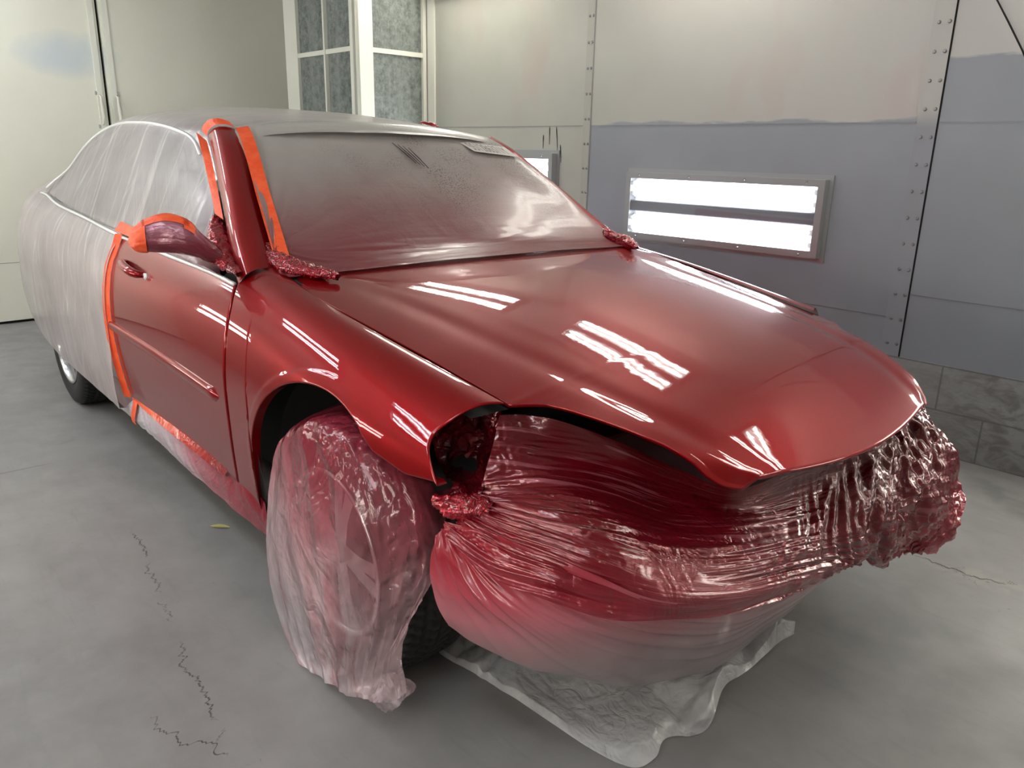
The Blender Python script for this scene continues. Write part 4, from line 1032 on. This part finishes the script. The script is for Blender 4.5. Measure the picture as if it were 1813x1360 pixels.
for i in range(n):
    for j in range(m):
        w=max(0,1-abs(i/n-.0)); k=noise.noise(Vector((i*.05,j*.8,3.))); P[i,j]+=N[i,j]*.005*(.3-abs(k)*1.6)*(1 if 2<i<n-3 else 0)
P[:,-1]=P[:,0]
MFILM=m_film('sheet_film_mirror',lambda t,p:t.ramp(t.rng(t.xyz(p)[2],.98,1.09),[(0,(.13,.004,.012)),(.45,(.20,.02,.04)),(1,(.40,.16,.22))]),lambda t,p:.97,streak=(8,60),bumpd=.006,rough=.2,trans=.1,crinkle=30,cr_amt=.003,coat=.4,metal=.2)
grid('film_wrap',P,MFILM,mir)
def mtape(i0,i1,j0,j1,seed):
    Q=P[i0:i1,j0:j1].copy(); N=normals(Q); C0=c[i0:i1,None,:]
    D=Q-C0; D/=np.linalg.norm(D,axis=2,keepdims=True)+1e-9
    Q=Q+D*.003
    return grid('masking_tape',Q,TAPE,mir)
mtape(62,90,0,48,1)
mtape(28,66,6,15,2); mtape(24,33,4,22,3)
blob('film_tail',[M_(p) for p in ((-.70,-.83,.975),(-.74,-.85,.985),(-.77,-.87,1.0))],[.02,.026,.03],FOIL,mir,5,n=30,amp=.012)
# ---- front end film
front=empty('plastic_sheet',(.6,0,.5),'crumpled red plastic sheet stretched over the front end below the hood','plastic sheet')
def local(P,o): return np.asarray(P,float)-np.array(o.location)
P=netgrid(FRONT_NET,200,330)
n,m=P.shape[:2]; N=normals(P); D=np.zeros((n,m))
for i in range(n):
    for j in range(m):
        u=i/(n-1); v=j/(m-1); x,y,z=P[i,j]
        k=noise.noise(Vector((u*17+v*4,v*2.4,1.))); k2=noise.noise(Vector((u*38+v*8,v*4.,4.)))
        wv=max(0,min(1,.35+noise.noise(Vector((u*3,v*3.5,11.)))*2.2)); a=(.013*(.35-abs(k)*1.7)+.006*(.35-abs(k2)*1.7))*wv+.012*noise.noise(Vector((u*4,v*5,13.)))
        if v>.62:
            g=min(1,(v-.62)/.18); kk=noise.noise(Vector((u*3.,v*46,2.))); k3=noise.noise(Vector((u*5.,v*90,7.))); a=a*(1-g*.75)+g*(.022*(.35-abs(kk)*1.7)+.008*(.35-abs(k3)*1.6))
        if v>.80 or (v<.5 and u<.25):
            pass
        a*=min(1,.25+u*4)
        D[i,j]=a
P=P+N*D[:,:,None]
Pf=facet(P,.050,6,2.,2)
w=np.clip((np.arange(m)/(m-1)-.74)/.12,0,1)[None,:,None]; w=np.maximum(w,.35*np.clip(1-np.arange(m)/(m*.25),0,1)[None,:,None])
P=P*(1-w)+Pf*w
grid('upper_panel',local(P,front),FRONT,front)
P=netgrid(SKIRT_NET,90,220); n,m=P.shape[:2]; N=normals(P)
for i in range(n):
    for j in range(m):
        u=i/(n-1); v=j/(m-1); dd=math.hypot(u*.8,v); th=math.atan2(u,v+.02)
        k=noise.noise(Vector((th*10,dd*2,3.))); k2=noise.noise(Vector((u*3,v*7,6.)))
        P[i,j]+=N[i,j]*(.022*(.3-abs(k)*1.6)*math.exp(-u*2.2)+.012*k2*u)
grid('skirt_panel',local(P,front),SKIRT,front)
P=facet(netgrid(HEAD_NET,120,80),.035,16,4.,2); grid('headlight_panel',local(P,front),FOILD,front)
blob('gathered_corner',[tuple(np.array(p)-np.array(front.location)) for p in ((.44,-.895,.640),(.485,-.880,.640),(.52,-.855,.642),(.56,-.84,.648))],[.012,.030,.030,.012],FOIL,front,6,n=60,m=30,amp=.018,scale=40)
# ---- wheel film
wf=empty('wheel_cover_film',(0.05,-.93,0),'pink translucent plastic bag hanging over the front wheel down to the floor','plastic sheet')
P=netgrid(WHEELBAG_NET,170,190); n,m=P.shape[:2]; N=normals(P); FN=np.sign(np.mean(N[:,:,1]))
for i in range(n):
    for j in range(m):
        u=i/(n-1); v=j/(m-1)
        k=noise.noise(Vector((u*1.6,v*11,3.))); k2=noise.noise(Vector((u*6+v*5,v*4-u*3,8.)))
        a=.008*(.3-abs(k)*1.6)+.010*(.3-abs(k2)*1.6)*(.3+v)
        P[i,j]-=N[i,j]*FN*-1*a if False else 0
        P[i,j]+=np.array([.25,-.95,.1])*a
Pf=facet(P,.018,7,1.,2); w=np.maximum(.35,np.clip((np.arange(m)/(m-1)-.42)/.2,0,1))[None,:,None]; w=np.maximum(w,np.clip((np.arange(n)/(n-1)-.70)/.15,0,1)[:,None,None]*.6); w=w*np.clip((n-1-np.arange(n))/16.,.06,1)[:,None,None]
P=P*(1-w)+Pf*w; P[-1,:,2]=np.maximum(P[-1,:,2],.004); P[:,:,2]=np.maximum(P[:,:,2],.004)
grid('film_drape',local(P,wf),BAG,wf)
P=facet(netgrid(TAIL_NET,50,50),.02,14,3.,2); P[:,:,2]=np.maximum(P[:,:,2],.004); grid('film_tail',local(P,wf),BAG,wf)
# ---- sill film
sf=empty('plastic_sheet',(-1.1,-.9,.2),'narrow plastic strip taped along the sill, white behind and red in front','plastic sheet')
P=netgrid(SILL_NET,50,240); P=facet(P,-.010,9,7.,2); grid('sill_panel',local(P,sf),SILL,sf)
a=np.array(SILL_NET[0]); b=np.array(SILL_NET[1])
ta=[a[0]+[-.02,-.006,.012],a[1]+[0,-.006,.006],a[2]+[0,-.006,.006],a[3]+[0,-.006,.004]]; tb=[a[0]+[-.02,-.012,-.006],a[1]*.4+b[1]*.6+[0,-.012,0],a[2]*.4+b[2]*.6+[0,-.012,0],a[3]*.4+b[3]*.6+[0,-.012,0]]
TAPER=m_film('orange_tape_oversprayed',lambda t,p:t.ramp(t.rng(t.xyz(p)[0],-1.5,-.75),[(0,(.80,.085,.015)),(.5,(.55,.03,.01)),(1,(.26,.004,.008))]),lambda t,p:1.,rough=.2,trans=0.,coat=.5,crinkle=30,cr_amt=.003)
ribbon('masking_tape',[q-np.array(sf.location) for q in ta],[q-np.array(sf.location) for q in tb],TAPER,sf,n=60,seed=7)
c3=np.array(SILL_NET[2]); d3=np.array(SILL_NET[3])
ribbon('masking_tape',[q-np.array(sf.location)+[0,-.012,0] for q in (a[0],b[0]+[.06,0,0],c3[0]+[.12,0,0],d3[0]+[.22,0,0])],[q-np.array(sf.location)+[.05,-.012,0] for q in (a[0],b[0]+[.06,0,0],c3[0]+[.12,0,0],d3[0]+[.22,0,0])],TAPE,sf,n=20,seed=8)
# ---- drop sheet on the floor
ds=empty('drop_sheet',(.5,-.2,0),'crumpled clear plastic sheet lying on the floor under the front bumper','plastic sheet')
FE=[(.075,-.648),(.142,-.667),(.247,-.652),(.383,-.632),(.569,-.617),(.663,-.602),(.743,-.577),(.757,-.516),(.734,-.447),(.776,-.352),(.719,-.199),(.715,-.117),(.709,.027),(.712,.154)]
BE=[(.06,-.63),(.06,-.60),(.08,-.55),(.10,-.50),(.14,-.45),(.20,-.40),(.26,-.34),(.30,-.28),(.34,-.22),(.40,-.12),(.46,-.04),(.52,.04),(.60,.10),(.69,.16)]
nf=320; fe=cubic(np.arange(14),np.array(FE),np.linspace(0,13,nf)); be=cubic(np.arange(14),np.array(BE),np.linspace(0,13,nf)); nb=140
P=np.zeros((nb,nf,3))
for i in range(nb):
    v=i/(nb-1)
    for j in range(nf):
        x,y=be[j]*(1-v)+fe[j]*v
        q_=Vector((x*3.2+noise.noise(Vector((x*3,y*3,0)))*.9,y*3.6,2.)); f_=noise.voronoi(q_)[0]; r_=abs(noise.noise(Vector((x*5+y*3,y*2.2-x,1.)))); f2=noise.voronoi(q_*2.7)[0]
        h=.045*min(.7,(f_[1]-f_[0]))+.030*max(0,(.4-r_))+.012*min(.8,(f2[1]-f2[0]))
        h+= .05*math.exp(-((x-.70)**2+(y-.10)**2)/.006)
        P[i,j]=(x,y,max(.004,.004+h*min(1,(1-v)*10+.25)))
P-=np.array([.5,-.2,0]); grid('film_surface',P,DROP,ds)
# ---- sticker with digits and thin dark strokes on the windshield film
def quadframe(tl,tr,bl,lift):
    tl,tr,bl=Vector(tl),Vector(tr),Vector(bl); x=(tr-tl); y=(tl-bl); n_=x.cross(y).normalized(); return tl,x,y,n_,lift
q0=Vector((-1.15,.36,1.34)); q1=Vector((-1.10,.58,1.32)); q2=Vector((-1.02,.59,1.28)); q3=Vector((-1.07,.39,1.30)); nn_=Vector((.5,-.03,.86)).normalized()*.012
V=[]; nq=9
for i in range(nq):
    for j in range(nq):
        a_=j/(nq-1); b_=i/(nq-1); V.append(list((q0*(1-a_)+q1*a_)*(1-b_)+(q3*(1-a_)+q2*a_)*b_+nn_))
stk=grid('windshield_sticker',np.array(V).reshape(nq,nq,3),simple('pale_sticker',(.62,.58,.56),.6),cabin)
def text_mesh(txt,fn,mat,parent,name='sticker_digits'):
    cu=bpy.data.curves.new('digits','FONT'); cu.body=txt; cu.size=1.; to=bpy.data.objects.new('digits',cu); C.objects.link(to)
    bpy.context.view_layer.update(); me=bpy.data.meshes.new_from_object(to.evaluated_get(bpy.context.evaluated_depsgraph_get()))
    bpy.data.objects.remove(to); xs=[v.co.x for v in me.vertices]; ys=[v.co.y for v in me.vertices]
    x0,x1,y0,y1=min(xs),max(xs),min(ys),max(ys)
    for v in me.vertices: v.co=fn((v.co.x-x0)/(x1-x0),(v.co.y-y0)/(y1-y0))
    me.materials.clear(); me.materials.append(mat); o=bpy.data.objects.new(name,me); return link(o,parent)
def qf(a_,b_):
    a_=.07+a_*.82; b_=.86-b_*.72
    return (q0*(1-a_)+q1*a_)*(1-b_)+(q3*(1-a_)+q2*a_)*b_+nn_*1.15
text_mesh('551286371Y',qf,simple('grey_print',(.22,.19,.19),.6),stk)
dm=simple('dark_stroke_tone',(.06,.04,.045),.6)
for k in range(4):  # four thin dark strokes just above the film
    a0=Vector((-1.13+.012*k,.025+.017*k,1.328-.006*k)); a1=a0+Vector((.115,.035-.006*k,-.075)); 
    tube('dark_stroke',[a0+nn_*.8,(a0+a1)/2+nn_*.7+Vector((0,.004,0)),a1+nn_*.8],[.0008,.0022,.0012],dm,cabin,6)
# scraps of tape on the far roof edge
blob('tape_scrap',[(-1.62,.50,1.437),(-1.60,.545,1.430),(-1.585,.58,1.420)],[.004,.012,.003],FOIL,cabin,12,n=24,m=12,amp=.006,scale=60)
# ---- thin cable and scuffs on the right wall
tag(tube('hanging_cable',[B(.30,TR-.02,HC-CV-.02),B(.345,TR-.02,1.95),B(.41,TR-.02,1.85),B(.479,TR-.02,1.74),B(.60,TR-.02,1.52)],.0035,BLACK),'thin black cable hanging down the wall at the top right corner','cable')
for k,(ss,z0_,z1_,dx) in enumerate(((-2.215,1.335,1.42,.0),(-2.10,1.30,1.47,.03),(-2.16,1.36,1.47,.004),(-2.06,1.25,1.36,.02))):
    t_=tube('trim_%d'%(20+k),[B(ss+dx*math.sin(q*1.6)*.5,TR-.0015,z1_+(z0_-z1_)*q) for q in np.linspace(0,1,8)],[.0015,.003,.003,.0025,.002,.0018,.0015,.001],BLACK); t_['kind']='structure'
# ---- leaf
bm=bmesh.new()
def lf(x): return .012*math.sin(PI*x)**.7
vs=[]
for k in range(13):
    x=k/12; vs.append((bm.verts.new((x*.075,-lf(x),.002+.003*math.sin(PI*x))),bm.verts.new((x*.075,0,.001+.003*math.sin(PI*x))),bm.verts.new((x*.075,lf(x),.002+.003*math.sin(PI*x)))))
for a_,b_ in zip(vs[:-1],vs[1:]):
    for q in (0,1): bm.faces.new((a_[q],b_[q],b_[q+1],a_[q+1]))
lo=bm_obj('leaf',bm,simple('dry_yellow_leaf',(.42,.38,.14),.6)); lo.location=(-.99,-.865,.001); lo.rotation_euler=(0,0,.75); tag(lo,'small dry yellow leaf lying on the floor beside the sill','leaf')

# ---------------------------------------------------------------- camera
CAMP=[1.61818464e+00,-1.72604728e+00,1.31332453e+00,2.42137711e+00,2.90150231e-01,2.14406296e-02,1.37983034e+03]
x,y,z,yaw,pit,rol,fpx=CAMP
f=Vector((math.cos(yaw)*math.cos(pit),math.sin(yaw)*math.cos(pit),-math.sin(pit))); r=Vector((math.sin(yaw),-math.cos(yaw),0)); u=r.cross(f)
r2=r*math.cos(rol)+u*math.sin(rol); u2=-r*math.sin(rol)+u*math.cos(rol)
cd=bpy.data.cameras.new('camera'); cam=bpy.data.objects.new('camera',cd); C.objects.link(cam)
cam.matrix_world=Matrix(((r2.x,u2.x,-f.x,x),(r2.y,u2.y,-f.y,y),(r2.z,u2.z,-f.z,z),(0,0,0,1)))
cd.sensor_width=36.; cd.lens=fpx*36./1813.; cd.sensor_fit='HORIZONTAL'; cd.clip_start=.02
sc.camera=cam
# ---------------------------------------------------------------- light and view
w=bpy.data.worlds.new('world'); sc.world=w; w.use_nodes=True
w.node_tree.nodes['Background'].inputs[0].default_value=(.8,.85,.9,1); w.node_tree.nodes['Background'].inputs[1].default_value=.05
sc.view_settings.view_transform='Standard'; sc.view_settings.look='None'; sc.view_settings.exposure=0.15
sc.cycles.max_bounces=10; sc.cycles.transparent_max_bounces=24; sc.cycles.diffuse_bounces=4; sc.cycles.glossy_bounces=4
sc.cycles.sample_clamp_indirect=6.; sc.cycles.blur_glossy=.05
